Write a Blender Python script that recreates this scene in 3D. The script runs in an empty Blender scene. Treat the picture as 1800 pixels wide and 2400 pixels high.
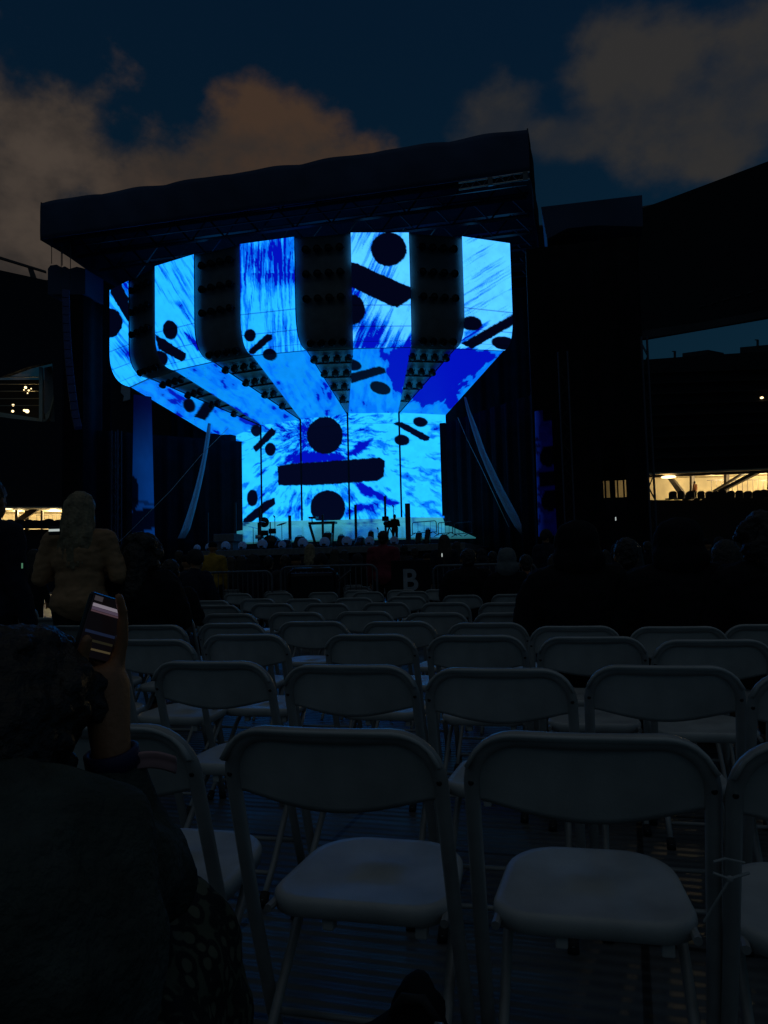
import bpy, bmesh, math, random
import numpy as np
from mathutils import Vector, Matrix, Quaternion
from math import sin, cos, pi, radians, sqrt, atan2
random.seed(7)
S = bpy.context.scene
COL = S.collection

# ------------------------------------------------------------------ camera
EYE = Vector((0.0, 0.0, 1.10))
HEAD, PITCH, ROLL, FPX = radians(13.5), radians(4.18), radians(1.4), 1848.0
FWD = Vector((-sin(HEAD) * cos(PITCH), cos(HEAD) * cos(PITCH), sin(PITCH)))
_r = Vector((cos(HEAD), sin(HEAD), 0)); _u = _r.cross(FWD)
RT = _r * cos(ROLL) - _u * sin(ROLL)
UP = _u * cos(ROLL) + _r * sin(ROLL)
HDIR = Vector((-sin(HEAD), cos(HEAD), 0)); HRT = Vector((cos(HEAD), sin(HEAD), 0))
cam_d = bpy.data.cameras.new('camera'); cam = bpy.data.objects.new('camera', cam_d); COL.objects.link(cam)
cam_d.sensor_fit = 'VERTICAL'; cam_d.sensor_height = 24.0; cam_d.lens = 24.0 * FPX / 2400.0
cam_d.clip_start = 0.05; cam_d.clip_end = 4000
m = Matrix((RT, UP, -FWD)).transposed().to_4x4(); m.translation = EYE
cam.matrix_world = m
S.camera = cam

# ------------------------------------------------------------------ world: dusk sky with city-lit cloud
W = bpy.data.worlds.new('World'); S.world = W; W.use_nodes = True
wt = W.node_tree; wt.nodes.clear()
def wn(t, **k):
    n = wt.nodes.new(t)
    for a, b in k.items(): setattr(n, a, b)
    return n
def wl(a, b): wt.links.new(a, b)
def wmath(op, a, b=None, c=None, clamp=False):
    n = wn('ShaderNodeMath', operation=op); n.use_clamp = clamp
    for i, v in enumerate((a, b, c)):
        if v is None: continue
        if isinstance(v, (int, float)): n.inputs[i].default_value = v
        else: wl(v, n.inputs[i])
    return n.outputs[0]
def wmix(fac, a, b):
    n = wn('ShaderNodeMix', data_type='RGBA')
    wl(fac, n.inputs['Factor'])
    for s, v in (('A', a), ('B', b)):
        sock = [i for i in n.inputs if i.name == s and i.type == 'RGBA'][0]
        if isinstance(v, tuple): sock.default_value = (*v, 1)
        else: wl(v, sock)
    return [o for o in n.outputs if o.type == 'RGBA'][0]
tc = wn('ShaderNodeTexCoord'); sep = wn('ShaderNodeSeparateXYZ'); wl(tc.outputs['Generated'], sep.inputs[0])
sky = wn('ShaderNodeTexSky', sky_type='NISHITA'); sky.sun_disc = False
sky.sun_elevation = radians(-3.0); sky.sun_rotation = radians(70); sky.air_density = 1.2; sky.ozone_density = 2.5
hl = wmath('SQRT', wmath('ADD', wmath('MULTIPLY', sep.outputs[0], sep.outputs[0]), wmath('MULTIPLY', sep.outputs[1], sep.outputs[1])))
AZ = wmath('ARCTAN2', sep.outputs[0], sep.outputs[1]); EL = wmath('ARCTAN2', sep.outputs[2], hl)
def wnoise(scale, detail, rough, seed):
    mp = wn('ShaderNodeMapping'); wl(tc.outputs['Generated'], mp.inputs[0]); mp.inputs['Location'].default_value = (seed, seed * .7, -seed)
    mp.inputs['Scale'].default_value = (1, 1, 1.35)
    n = wn('ShaderNodeTexNoise'); n.inputs['Scale'].default_value = scale; n.inputs['Detail'].default_value = detail
    n.inputs['Roughness'].default_value = rough; wl(mp.outputs[0], n.inputs[0])
    return n.outputs['Fac']
N1 = wnoise(3.4, 8, .52, 3.1); N2 = wnoise(9.0, 6, .55, 8.3); N3 = wnoise(1.7, 3, .5, 1.2); N4 = wnoise(24.0, 5, .6, 5.7)
def ang(px, py):
    d = FWD + RT * ((px - 900) / FPX) - UP * ((py - 1200) / FPX)
    return atan2(d.x, d.y), atan2(d.z, sqrt(d.x * d.x + d.y * d.y))
def blob(px, py, rx, ry):
    a, e = ang(px, py)
    ux = wmath('DIVIDE', wmath('SUBTRACT', AZ, a), rx / FPX); uy = wmath('DIVIDE', wmath('SUBTRACT', EL, e), ry / FPX)
    r = wmath('SQRT', wmath('ADD', wmath('MULTIPLY', ux, ux), wmath('MULTIPLY', uy, uy)))
    return wmath('SUBTRACT', 1.0, r)
def wmaxl(l):
    o = l[0]
    for q in l[1:]: o = wmath('SMOOTH_MAX', o, q, 0.25)
    return o
left = [blob(90, 330, 230, 230), blob(0, 560, 330, 230), blob(640, 400, 280, 150), blob(420, 470, 360, 170), blob(820, 430, 190, 110), blob(-500, 500, 420, 420)]
right = [blob(1170, 285, 125, 85), blob(1500, 215, 190, 140), blob(1680, 320, 170, 130), blob(1340, 320, 150, 55), blob(1800, 190, 190, 150), blob(2300, 250, 450, 380)]
wob = wmath('ADD', wmath('MULTIPLY', wmath('SUBTRACT', N1, .5), 2.1), wmath('ADD', wmath('MULTIPLY', wmath('SUBTRACT', N2, .5), 1.5), wmath('MULTIPLY', wmath('SUBTRACT', N4, .5), .55)))
def soft(v, lo, hi):
    n = wn('ShaderNodeMapRange', interpolation_type='SMOOTHSTEP'); wl(v, n.inputs[0]); n.inputs[1].default_value = lo; n.inputs[2].default_value = hi
    return n.outputs[0]
ML = soft(wmath('ADD', wmaxl(left), wob), -.02, .50)
MR = soft(wmath('ADD', wmaxl(right), wob), -.08, .62)
# unseen cloud glow overhead and behind the viewer, added to light the chairs
back = wmath('MAXIMUM', soft(sep.outputs[2], .66, .86), wmath('MULTIPLY', wmath('MULTIPLY', soft(wmath('SUBTRACT', 0, sep.outputs[1]), .15, .6), soft(sep.outputs[2], .12, .35)), 1.0))
MB_ = wmath('MULTIPLY', soft(N3, .34, .55), back)
base = wn('ShaderNodeMix', data_type='RGBA', blend_type='ADD')
skymul = wn('ShaderNodeMix', data_type='RGBA', blend_type='MULTIPLY')
A = [i for i in skymul.inputs if i.type == 'RGBA']; skymul.inputs['Factor'].default_value = 1
wl(sky.outputs[0], A[0]); A[1].default_value = (.06, .15, .19, 1)
bl = wmix(soft(EL, .12, .75), (.0010, .0088, .0125), (.0009, .0062, .0140))
B = [i for i in base.inputs if i.type == 'RGBA']; base.inputs['Factor'].default_value = 1
wl(bl, B[0]); wl([o for o in skymul.outputs if o.type == 'RGBA'][0], B[1])
c0 = [o for o in base.outputs if o.type == 'RGBA'][0]
azl = soft(AZ, ang(120, 450)[0], ang(520, 400)[0])
cl = wmix(azl, (.066, .050, .039), (.054, .032, .0205))
cl = wmix(soft(N2, .62, .35), cl, (.030, .0245, .0215))
c1 = wmix(wmath('MULTIPLY', ML, .93), c0, cl)
c2 = wmix(wmath('MULTIPLY', MR, wmath('ADD', .50, wmath('MULTIPLY', soft(N2, .36, .60), .45))), c1, (.0290, .0275, .0265))
c3 = wmix(wmath('MULTIPLY', MB_, .9), c2, wmix(soft(sep.outputs[2], .40, .70), (.036, .060, .088), (.062, .073, .076)))
bg = wn('ShaderNodeBackground'); bg.inputs['Strength'].default_value = 1.0; wl(c3, bg.inputs[0])
out = wn('ShaderNodeOutputWorld'); wl(bg.outputs[0], out.inputs[0])

vs = S.view_settings; vs.view_transform = 'Standard'; vs.look = 'None'; vs.exposure = 0; vs.gamma = 1
S.display_settings.display_device = 'sRGB'
S.render.engine = 'CYCLES'; S.cycles.use_denoising = True; S.cycles.max_bounces = 6; S.cycles.sample_clamp_indirect = 3.0
S.cycles.caustics_reflective = False; S.cycles.caustics_refractive = False

# ------------------------------------------------------------------ photo pixel -> point on a real plane
def ray(px, py): return FWD + RT * ((px - 900) / FPX) - UP * ((py - 1200) / FPX)
def atY(px, py, Y):
    d = ray(px, py); return EYE + d * (Y / d.y)
def atZ(px, py, z):
    d = ray(px, py); return EYE + d * ((z - EYE.z) / d.z)
def atD(px, py, D):
    d = ray(px, py); return EYE + d * (D / d.dot(HDIR))
def atV(px, py, A, B):
    n = Vector((B.y - A.y, A.x - B.x, 0)); d = ray(px, py)
    return EYE + d * ((A - EYE).dot(n) / d.dot(n))
def hor(px): return 1335 - math.tan(ROLL) * (px - 900)
def proj(P):
    v = P - EYE; z = v.dot(FWD)
    return 900 + FPX * v.dot(RT) / z, 1200 - FPX * v.dot(UP) / z

# ------------------------------------------------------------------ materials
def mat(name, col, rough=.6, metal=0.0, var=.25, scale=6.0, bump=0.0, bscale=40.0, emit=None, estr=1.0, spec=.5, sheen=0):
    M = bpy.data.materials.new(name); M.use_nodes = True
    t = M.node_tree; b = t.nodes['Principled BSDF']
    b.inputs['Roughness'].default_value = rough; b.inputs['Metallic'].default_value = metal
    b.inputs['Specular IOR Level'].default_value = spec
    if sheen: b.inputs['Sheen Weight'].default_value = sheen
    co = t.nodes.new('ShaderNodeTexCoord')
    n = t.nodes.new('ShaderNodeTexNoise'); n.inputs['Scale'].default_value = scale; n.inputs['Detail'].default_value = 5
    t.links.new(co.outputs['Object'], n.inputs[0])
    r = t.nodes.new('ShaderNodeValToRGB'); t.links.new(n.outputs['Fac'], r.inputs[0])
    r.color_ramp.elements[0].position = .3; r.color_ramp.elements[1].position = .7
    r.color_ramp.elements[0].color = (*[c * (1 - var) for c in col], 1)
    r.color_ramp.elements[1].color = (*[min(1, c * (1 + var)) for c in col], 1)
    t.links.new(r.outputs[0], b.inputs['Base Color'])
    if bump:
        n2 = t.nodes.new('ShaderNodeTexNoise'); n2.inputs['Scale'].default_value = bscale; n2.inputs['Detail'].default_value = 4
        t.links.new(co.outputs['Object'], n2.inputs[0])
        bp = t.nodes.new('ShaderNodeBump'); bp.inputs['Strength'].default_value = bump; bp.inputs['Distance'].default_value = .02
        t.links.new(n2.outputs['Fac'], bp.inputs['Height']); t.links.new(bp.outputs[0], b.inputs['Normal'])
    if emit:
        b.inputs['Emission Color'].default_value = (*emit, 1); b.inputs['Emission Strength'].default_value = estr
    return M
M = {}
M['resin'] = mat('white_resin', (.53, .52, .49), .40, var=.20, scale=7, bump=.08, bscale=260)
M['tube'] = mat('painted_tube', (.40, .39, .37), .38, .15, var=.15, scale=14)
M['rubber'] = mat('rubber', (.02, .02, .02), .7)
M['rivet'] = mat('rivet', (.03, .03, .03), .4, .6)
M['black'] = mat('black_drape', (.012, .012, .015), .9, var=.3, scale=1.5, bump=.3, bscale=3, spec=.1)
M['blackmetal'] = mat('black_metal', (.02, .02, .022), .45, .5)
M['gloss'] = mat('glossy_black', (.012, .012, .014), .18)
M['alu'] = mat('aluminium', (.55, .57, .6), .35, .9)
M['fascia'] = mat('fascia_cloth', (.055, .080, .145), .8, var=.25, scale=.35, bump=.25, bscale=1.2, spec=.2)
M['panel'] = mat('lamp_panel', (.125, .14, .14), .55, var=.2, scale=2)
M['panel_low'] = mat('lamp_panel_lit', (.42, .45, .46), .5, var=.12, scale=2)  # lighter copy of the panel; light from the screens put into its colour
M['lamp'] = mat('lamp_housing', (.012, .012, .014), .25, .3)
M['lens'] = mat('lamp_lens', (.05, .05, .06), .08, .0)
M['white_cloth'] = mat('white_cloth', (.62, .63, .66), .8, var=.08, scale=2, bump=.2, bscale=8)
M['barrier'] = mat('galvanised_barrier', (.13, .14, .15), .5, .4)
M['grey'] = mat('grey_trim', (.16, .16, .16), .6)
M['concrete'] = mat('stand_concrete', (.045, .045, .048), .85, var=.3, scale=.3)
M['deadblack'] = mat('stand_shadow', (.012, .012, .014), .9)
M['wall'] = mat('concourse_wall', (.62, .52, .34), .7, var=.25, scale=.5)
M['steel'] = mat('stand_steel', (.06, .05, .045), .6, .2)
M['skin'] = mat('skin', (.40, .17, .075), .5, var=.12, scale=20, bump=.1, bscale=160)
M['hair_dark'] = mat('dark_hair', (.018, .013, .010), .45, var=.5, scale=30, bump=.6, bscale=60)
M['hair_blond'] = mat('blond_hair', (.30, .22, .12), .5, var=.4, scale=18, bump=.6, bscale=45)
M['hair_brown'] = mat('brown_hair', (.045, .028, .018), .5, var=.4, scale=25, bump=.6, bscale=60)
M['tan'] = mat('tan_jacket', (.46, .25, .12), .8, var=.18, scale=5, bump=.35, bscale=14)
M['dark1'] = mat('black_clothes', (.010, .010, .012), .85, bump=.3, bscale=20, spec=.2)
M['dark2'] = mat('navy_clothes', (.016, .02, .035), .85, bump=.3, bscale=20, spec=.2)
M['dark3'] = mat('charcoal_clothes', (.035, .035, .04), .85, bump=.3, bscale=20, spec=.2)
M['greengrey'] = mat('green_grey_fleece', (.062, .076, .066), .95, var=.5, scale=10, bump=.6, bscale=90, spec=.1)
M['red'] = mat('red_cloth', (.20, .015, .035), .8)
M['yellow'] = mat('yellow_cloth', (.45, .24, .02), .8)
M['orange'] = mat('orange_cloth', (.33, .11, .045), .8)
M['greyhood'] = mat('grey_hood', (.14, .15, .15), .85, bump=.3, bscale=30)
M['navyband'] = mat('navy_wristband', (.01, .012, .06), .6)
M['pink'] = mat('pale_pink', (.50, .27, .26), .75)
M['phone'] = mat('phone_case', (.02, .02, .025), .25)
M['signblack'] = mat('sign_board', (.008, .008, .010), .6, spec=.2)
M['letter'] = mat('sign_letter', (.33, .34, .36), .6)

def cloth_trans(name, col, t_=.6):
    m_ = mat(name, col, .8, var=.08, scale=2, bump=.2, bscale=8); t = m_.node_tree; b = t.nodes['Principled BSDF']
    tr = t.nodes.new('ShaderNodeBsdfTranslucent'); tr.inputs[0].default_value = (*col, 1); mx = t.nodes.new('ShaderNodeMixShader'); mx.inputs[0].default_value = t_
    t.links.new(b.outputs[0], mx.inputs[1]); t.links.new(tr.outputs[0], mx.inputs[2]); t.links.new(mx.outputs[0], t.nodes['Material Output'].inputs[0]); return m_
M['white_cloth'] = cloth_trans('thin_white_cloth', (.86, .87, .9), .65)
def col_attr_mat(name, strength=1.0, rough=.5):
    m_ = bpy.data.materials.new(name); m_.use_nodes = True; t = m_.node_tree; b = t.nodes['Principled BSDF']
    b.inputs['Base Color'].default_value = (.006, .006, .008, 1); b.inputs['Roughness'].default_value = rough; b.inputs['Specular IOR Level'].default_value = .02
    a = t.nodes.new('ShaderNodeAttribute'); a.attribute_name = 'picture'
    t.links.new(a.outputs['Color'], b.inputs['Emission Color']); b.inputs['Emission Strength'].default_value = strength
    return m_
M['led'] = col_attr_mat('led_screen', 1.8)
M['led_side'] = col_attr_mat('led_side_screen', 1.2)
M['array'] = mat('line_array_blue_lit', (.035, .06, .19), .5, var=.2, scale=8)  # blue light from the screen is put into the cabinet colour

# ------------------------------------------------------------------ mesh helpers
class MB:
    def __init__(s): s.v = []; s.f = []
    def add(s, vs, fs):
        k = len(s.v); s.v += [tuple(p) for p in vs]; s.f += [tuple(i + k for i in q) for q in fs]
    def box(s, lo, hi, mtx=None):
        x0, y0, z0 = lo; x1, y1, z1 = hi
        vs = [Vector(p) for p in ((x0, y0, z0), (x1, y0, z0), (x1, y1, z0), (x0, y1, z0), (x0, y0, z1), (x1, y0, z1), (x1, y1, z1), (x0, y1, z1))]
        if mtx: vs = [mtx @ p for p in vs]
        s.add(vs, [(0, 3, 2, 1), (4, 5, 6, 7), (0, 1, 5, 4), (1, 2, 6, 5), (2, 3, 7, 6), (3, 0, 4, 7)])
    def tube(s, pts, r, n=10, r2=None):
        pts = [Vector(p) for p in pts]; rings = []; prev = None
        for i, p in enumerate(pts):
            t = (pts[min(i + 1, len(pts) - 1)] - pts[max(i - 1, 0)]).normalized()
            if prev is None:
                a = t.cross(Vector((0, 0, 1)) if abs(t.z) < .9 else Vector((0, 1, 0))).normalized()
            else:
                a = (prev - t * prev.dot(t)).normalized()
            prev = a; b = t.cross(a)
            rr = r[i] if isinstance(r, (list, tuple)) else r
            rb = (r2 if r2 else rr)
            rings.append([p + a * rr * cos(2 * pi * k / n) + b * rb * sin(2 * pi * k / n) for k in range(n)])
        vs = [q for R_ in rings for q in R_]; fs = []
        for i in range(len(rings) - 1):
            for k in range(n):
                fs.append((i * n + k, i * n + (k + 1) % n, (i + 1) * n + (k + 1) % n, (i + 1) * n + k))
        fs.append(tuple(range(n))[::-1]); fs.append(tuple((len(rings) - 1) * n + k for k in range(n)))
        s.add(vs, fs)
    def bar(s, a, b, w, h=None):
        s.tube([a, b], w * .7071, 4, (h or w) * .7071)
    def ell(s, c, r, nu=14, nv=9, rot=None):
        c = Vector(c); vs = []; fs = []
        for j in range(1, nv):
            t = pi * j / nv
            for i in range(nu):
                p = 2 * pi * i / nu; q = Vector((r[0] * sin(t) * cos(p), r[1] * sin(t) * sin(p), r[2] * cos(t)))
                if rot: q = rot @ q
                vs.append(c + q)
        q0 = Vector((0, 0, r[2])); q1 = Vector((0, 0, -r[2]))
        if rot: q0 = rot @ q0; q1 = rot @ q1
        top = len(vs); vs.append(c + q0); bot = len(vs); vs.append(c + q1)
        for j in range(nv - 2):
            for i in range(nu):
                fs.append((j * nu + i, (j + 1) * nu + i, (j + 1) * nu + (i + 1) % nu, j * nu + (i + 1) % nu))
        for i in range(nu):
            fs.append((top, i, (i + 1) % nu)); fs.append((bot, (nv - 2) * nu + (i + 1) % nu, (nv - 2) * nu + i))
        s.add(vs, fs)
    def cap(s, a, b, ra, rb, n=12):
        a = Vector(a); b = Vector(b); d = (b - a); L = d.length
        if L < 1e-5: return s.ell(a, (ra, ra, ra))
        t = d / L; pts = []; rs = []
        for k in range(4):
            th = pi / 2 * k / 4; pts.append(a - t * ra * cos(th)); rs.append(max(ra * sin(th), ra * .12))
        pts.append(a); rs.append(ra)
        for k in range(1, 4): pts.append(a + d * k / 4); rs.append(ra + (rb - ra) * k / 4)
        pts.append(b); rs.append(rb)
        for k in range(3, -1, -1):
            th = pi / 2 * k / 4; pts.append(b + t * rb * cos(th)); rs.append(max(rb * sin(th), rb * .12))
        s.tube(pts, rs, n)
    def prism(s, poly, off):
        n = len(poly); poly = [Vector(p) for p in poly]; off = Vector(off)
        vs = poly + [p + off for p in poly]
        fs = [tuple(range(n)), tuple(range(2 * n - 1, n - 1, -1))] + [(i, i + n, (i + 1) % n + n, (i + 1) % n) for i in range(n)]
        s.add(vs, fs)
    def grid(s, P):
        nr, nc = len(P), len(P[0])
        s.add([q for row in P for q in row], [(i * nc + j, i * nc + j + 1, (i + 1) * nc + j + 1, (i + 1) * nc + j) for i in range(nr - 1) for j in range(nc - 1)])
    def mesh(s, name):
        me = bpy.data.meshes.new(name); me.from_pydata(s.v, [], s.f); me.update()
        bm = bmesh.new(); bm.from_mesh(me); bmesh.ops.recalc_face_normals(bm, faces=bm.faces); bm.to_mesh(me); bm.free()
        return me
    def build(s, name, material, parent=None, smooth=False, loc=None, solid=0, bevel=0, sub=0):
        me = s.mesh(name); me.materials.append(material)
        if smooth:
            me.polygons.foreach_set('use_smooth', [True] * len(me.polygons))
        o = bpy.data.objects.new(name, me); COL.objects.link(o)
        if loc: o.location = loc
        if parent: o.parent = parent
        if solid:
            md = o.modifiers.new('solid', 'SOLIDIFY'); md.thickness = solid; md.offset = 0
        if bevel:
            md = o.modifiers.new('bevel', 'BEVEL'); md.width = bevel; md.segments = 2; md.limit_method = 'ANGLE'
        if sub:
            md = o.modifiers.new('sub', 'SUBSURF'); md.levels = sub; md.render_levels = sub
        return o
def tag(o, label=None, cat=None, group=None, kind=None):
    if label: o['label'] = label
    if cat: o['category'] = cat
    if group: o['group'] = group
    if kind: o['kind'] = kind
    return o
def thing(name, label, cat, loc=(0, 0, 0), rz=0, group=None):
    o = bpy.data.objects.new(name, None); COL.objects.link(o); o.location = loc; o.rotation_euler = (0, 0, rz)
    o.empty_display_size = .2
    return tag(o, label, cat, group)
def copy_tree(o, parent=None):
    c = o.copy(); COL.objects.link(c); c.parent = parent
    for ch in list(o.children): copy_tree(ch, c)
    return c
def fuse(mb, name, material, voxel, parent=None, smooth=6, noise=0, nscale=.2, seed=0, zst=1.0):
    """many overlapping closed shapes -> one continuous skin"""
    me = mb.mesh(name); o = bpy.data.objects.new(name, me); COL.objects.link(o)
    r = o.modifiers.new('r', 'REMESH'); r.mode = 'VOXEL'; r.voxel_size = voxel
    s_ = o.modifiers.new('s', 'SMOOTH'); s_.iterations = smooth; s_.factor = .5
    dg = bpy.context.evaluated_depsgraph_get(); dg.update()
    nm = bpy.data.meshes.new_from_object(o.evaluated_get(dg)); nm.name = name
    bpy.data.objects.remove(o); bpy.data.meshes.remove(me)
    if noise:
        from mathutils import noise as NZ
        co = [v.co.copy() for v in nm.vertices]; no = [v.normal.copy() for v in nm.vertices]
        for v, c, q in zip(nm.vertices, co, no):
            v.co = c + q * noise * NZ.fractal(Vector((c.x + seed, c.y + seed, c.z / zst)) / nscale, .8, 2.1, 3)
    nm.polygons.foreach_set('use_smooth', [True] * len(nm.polygons))
    nm.materials.clear(); nm.materials.append(material)
    o = bpy.data.objects.new(name, nm); COL.objects.link(o)
    if parent: o.parent = parent
    return o
ORD = ['zeroth', 'first', 'second', 'third', 'fourth', 'fifth', 'sixth', 'seventh', 'eighth', 'ninth', 'tenth', 'eleventh', 'twelfth', 'thirteenth', 'fourteenth', 'fifteenth', 'sixteenth', 'seventeenth', 'eighteenth', 'nineteenth', 'twentieth']
# ------------------------------------------------------------------ ground
def ground_mat():
    m_ = bpy.data.materials.new('floor_panels'); m_.use_nodes = True; t = m_.node_tree; b = t.nodes['Principled BSDF']
    co = t.nodes.new('ShaderNodeTexCoord'); mp = t.nodes.new('ShaderNodeMapping'); t.links.new(co.outputs['Object'], mp.inputs[0])
    mp.inputs['Rotation'].default_value = (0, 0, radians(3.5))
    n = t.nodes.new('ShaderNodeTexNoise'); n.inputs['Scale'].default_value = 2.2; n.inputs['Detail'].default_value = 7
    t.links.new(mp.outputs[0], n.inputs[0])
    r = t.nodes.new('ShaderNodeValToRGB'); t.links.new(n.outputs['Fac'], r.inputs[0])
    r.color_ramp.elements[0].position = .35; r.color_ramp.elements[1].position = .7
    r.color_ramp.elements[0].color = (.085, .09, .09, 1); r.color_ramp.elements[1].color = (.16, .165, .165, 1)
    # tile seams every metre, ribs every 6 cm
    br = t.nodes.new('ShaderNodeTexBrick'); t.links.new(mp.outputs[0], br.inputs[0])
    br.inputs['Scale'].default_value = 1.0; br.inputs['Brick Width'].default_value = 1.2; br.inputs['Row Height'].default_value = .62
    br.inputs['Mortar Size'].default_value = .012; br.offset = .5
    br.inputs['Color1'].default_value = (1, 1, 1, 1); br.inputs['Color2'].default_value = (.85, .85, .85, 1); br.inputs['Mortar'].default_value = (.15, .15, .15, 1)
    mx = t.nodes.new('ShaderNodeMix'); mx.data_type = 'RGBA'; mx.blend_type = 'MULTIPLY'
    i = [q for q in mx.inputs if q.type == 'RGBA']; mx.inputs['Factor'].default_value = 1
    t.links.new(r.outputs[0], i[0]); t.links.new(br.outputs['Color'], i[1])
    t.links.new([q for q in mx.outputs if q.type == 'RGBA'][0], b.inputs['Base Color'])
    w = t.nodes.new('ShaderNodeTexWave'); w.bands_direction = 'Y'; w.inputs['Scale'].default_value = 5.2; w.inputs['Distortion'].default_value = .25
    w.inputs['Detail'].default_value = 1
    t.links.new(mp.outputs[0], w.inputs[0])
    bp = t.nodes.new('ShaderNodeBump'); bp.inputs['Strength'].default_value = .55; bp.inputs['Distance'].default_value = .010
    t.links.new(w.outputs['Fac'], bp.inputs['Height']); t.links.new(bp.outputs[0], b.inputs['Normal'])
    b.inputs['Roughness'].default_value = .40; b.inputs['Specular IOR Level'].default_value = .5
    return m_
g = MB(); g.grid([[(x, y, 0) for x in (-400, -60, -20, 0, 20, 60, 400)] for y in (-300, -20, 0, 20, 60, 500)])
tag(g.build('ground', ground_mat()), kind='structure')

# ------------------------------------------------------------------ LED screen: five strips that run down, fold back and become the back wall
ZT, ZS, ZB = 17.0, 11.6, 10.1
EDGE = [  # per strip: (left top, left seam, left rear top), (right ...), photo pixels
    (((257, 680), (306, 907), (520, 1035)), ((301, 658), (349, 887), (609, 998))),
    (((363, 624), (409, 868), (613, 997)), ((454, 596), (498, 848), (702, 984.5))),
    (((562, 572), (591, 833), (706, 984)), ((689, 555), (718, 821), (812.5, 970.5))),
    (((822, 545), (828, 817), (816.5, 970)), ((958, 545), (963, 814), (933, 968))),
    (((1083, 554), (1068, 817), (937, 968)), ((1195, 570), (1180, 822), (1044, 973)))]
NU, NC, NL, NB = 100, 66, 84, 156
ZBOT = atY(823, 1217, atZ(818, 969.5, ZB).y).z
def edge_line(e):
    T = atZ(*e[0], ZT); Sm = atZ(*e[1], ZS); R_ = atZ(*e[2], ZB)
    back = Vector((T.x, max(T.y, Sm.y - 1.2), 0))
    P = []
    z1 = 13.5; ctrl = Vector((T.x, T.y, ZS + .12)); p0 = Vector((T.x, T.y, z1))
    for i in range(NU): P.append(Vector((T.x, T.y, ZT + (z1 - ZT) * i / NU)))
    for i in range(NC):
        t = i / NC; P.append(p0 * (1 - t) ** 2 + ctrl * 2 * t * (1 - t) + Sm * t * t)
    for i in range(NL): P.append(Sm.lerp(R_, i / NL))
    for i in range(NB + 1): P.append(R_.lerp(Vector((R_.x, R_.y, ZBOT)), i / NB))
    return P
LINES = [(edge_line(a), edge_line(b)) for a, b in EDGE]
if __name__ == '__main__':
    pass

# picture shown on the screen ------------------------------------------------
def h2(ix, iy, s):
    v = np.sin(ix * 127.1 + iy * 311.7 + s * 74.7) * 43758.5453
    return v - np.floor(v)
def vn(x, y, s=0):
    ix = np.floor(x); iy = np.floor(y); fx = x - ix; fy = y - iy
    fx = fx * fx * (3 - 2 * fx); fy = fy * fy * (3 - 2 * fy)
    return (h2(ix, iy, s) * (1 - fx) + h2(ix + 1, iy, s) * fx) * (1 - fy) + (h2(ix, iy + 1, s) * (1 - fx) + h2(ix + 1, iy + 1, s) * fx) * fy
def fb(x, y, s=0, o=4):
    a = 0; w = .5; t = 0
    for k in range(o):
        a = a + w * vn(x, y, s + k * 13); t += w; w *= .55; x = x * 2.07 + 3.1; y = y * 2.07 + 1.7
    return a / t
def seg_d(x, y, a, b):
    dx, dy = b[0] - a[0], b[1] - a[1]; t = np.clip(((x - a[0]) * dx + (y - a[1]) * dy) / (dx * dx + dy * dy), 0, 1)
    return np.hypot(x - a[0] - t * dx, y - a[1] - t * dy)
def poly_sd(x, y, P):
    """signed distance, positive inside"""
    ins = np.zeros_like(x, bool); d = np.full_like(x, 1e9); n = len(P)
    for i in range(n):
        a, b = P[i], P[(i + 1) % n]; d = np.minimum(d, seg_d(x, y, a, b))
        if a[1] != b[1]:
            c = ((a[1] > y) != (b[1] > y)) & (x < (b[0] - a[0]) * (y - a[1]) / (b[1] - a[1]) + a[0]); ins ^= c
    return np.where(ins, d, -d)
def ell_sd(x, y, cx, cy, rx, ry, ang=0):
    c, s = cos(radians(ang)), sin(radians(ang)); u = (x - cx) * c + (y - cy) * s; v = -(x - cx) * s + (y - cy) * c
    return (1 - np.hypot(u / rx, v / ry)) * min(rx, ry)
z3 = lambda *p: [(220 + a / 3.072, 500 + b / 3.072) for a, b in p]
z4 = lambda *p: [(680 + a / 2.9625, 500 + b / 2.9625) for a, b in p]
z5 = lambda *p: [(540 + a / 2.86, 940 + b / 2.86) for a, b in p]
DOTS = [(257, 757, 30, 34, 0), (443.6, 950, 14, 17.5, -25), (399, 773, 17.5, 23, -8), (372, 842, 22, 20, 0), (600, 1009, 12, 14.5, -15),
        (586, 786, 14, 15, 0), (632.6, 831, 17, 14, 15),
        (911, 584, 42, 40, 0), (826, 726, 30, 35, 0), (826, 855, 22, 13, 15), (891, 909.5, 25.5, 14.5, 20),
        (1105, 758, 25, 17, 5), (1180, 804, 29, 15.5, 8),
        (761.5, 1020.5, 42.5, 43.5, 0), (633.5, 1053, 13, 15.5, 0), (591.5, 1167, 13, 20, 0), (985, 989, 17.5, 11.8, 8), (942, 1031.5, 17.8, 13, 8)]
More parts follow.
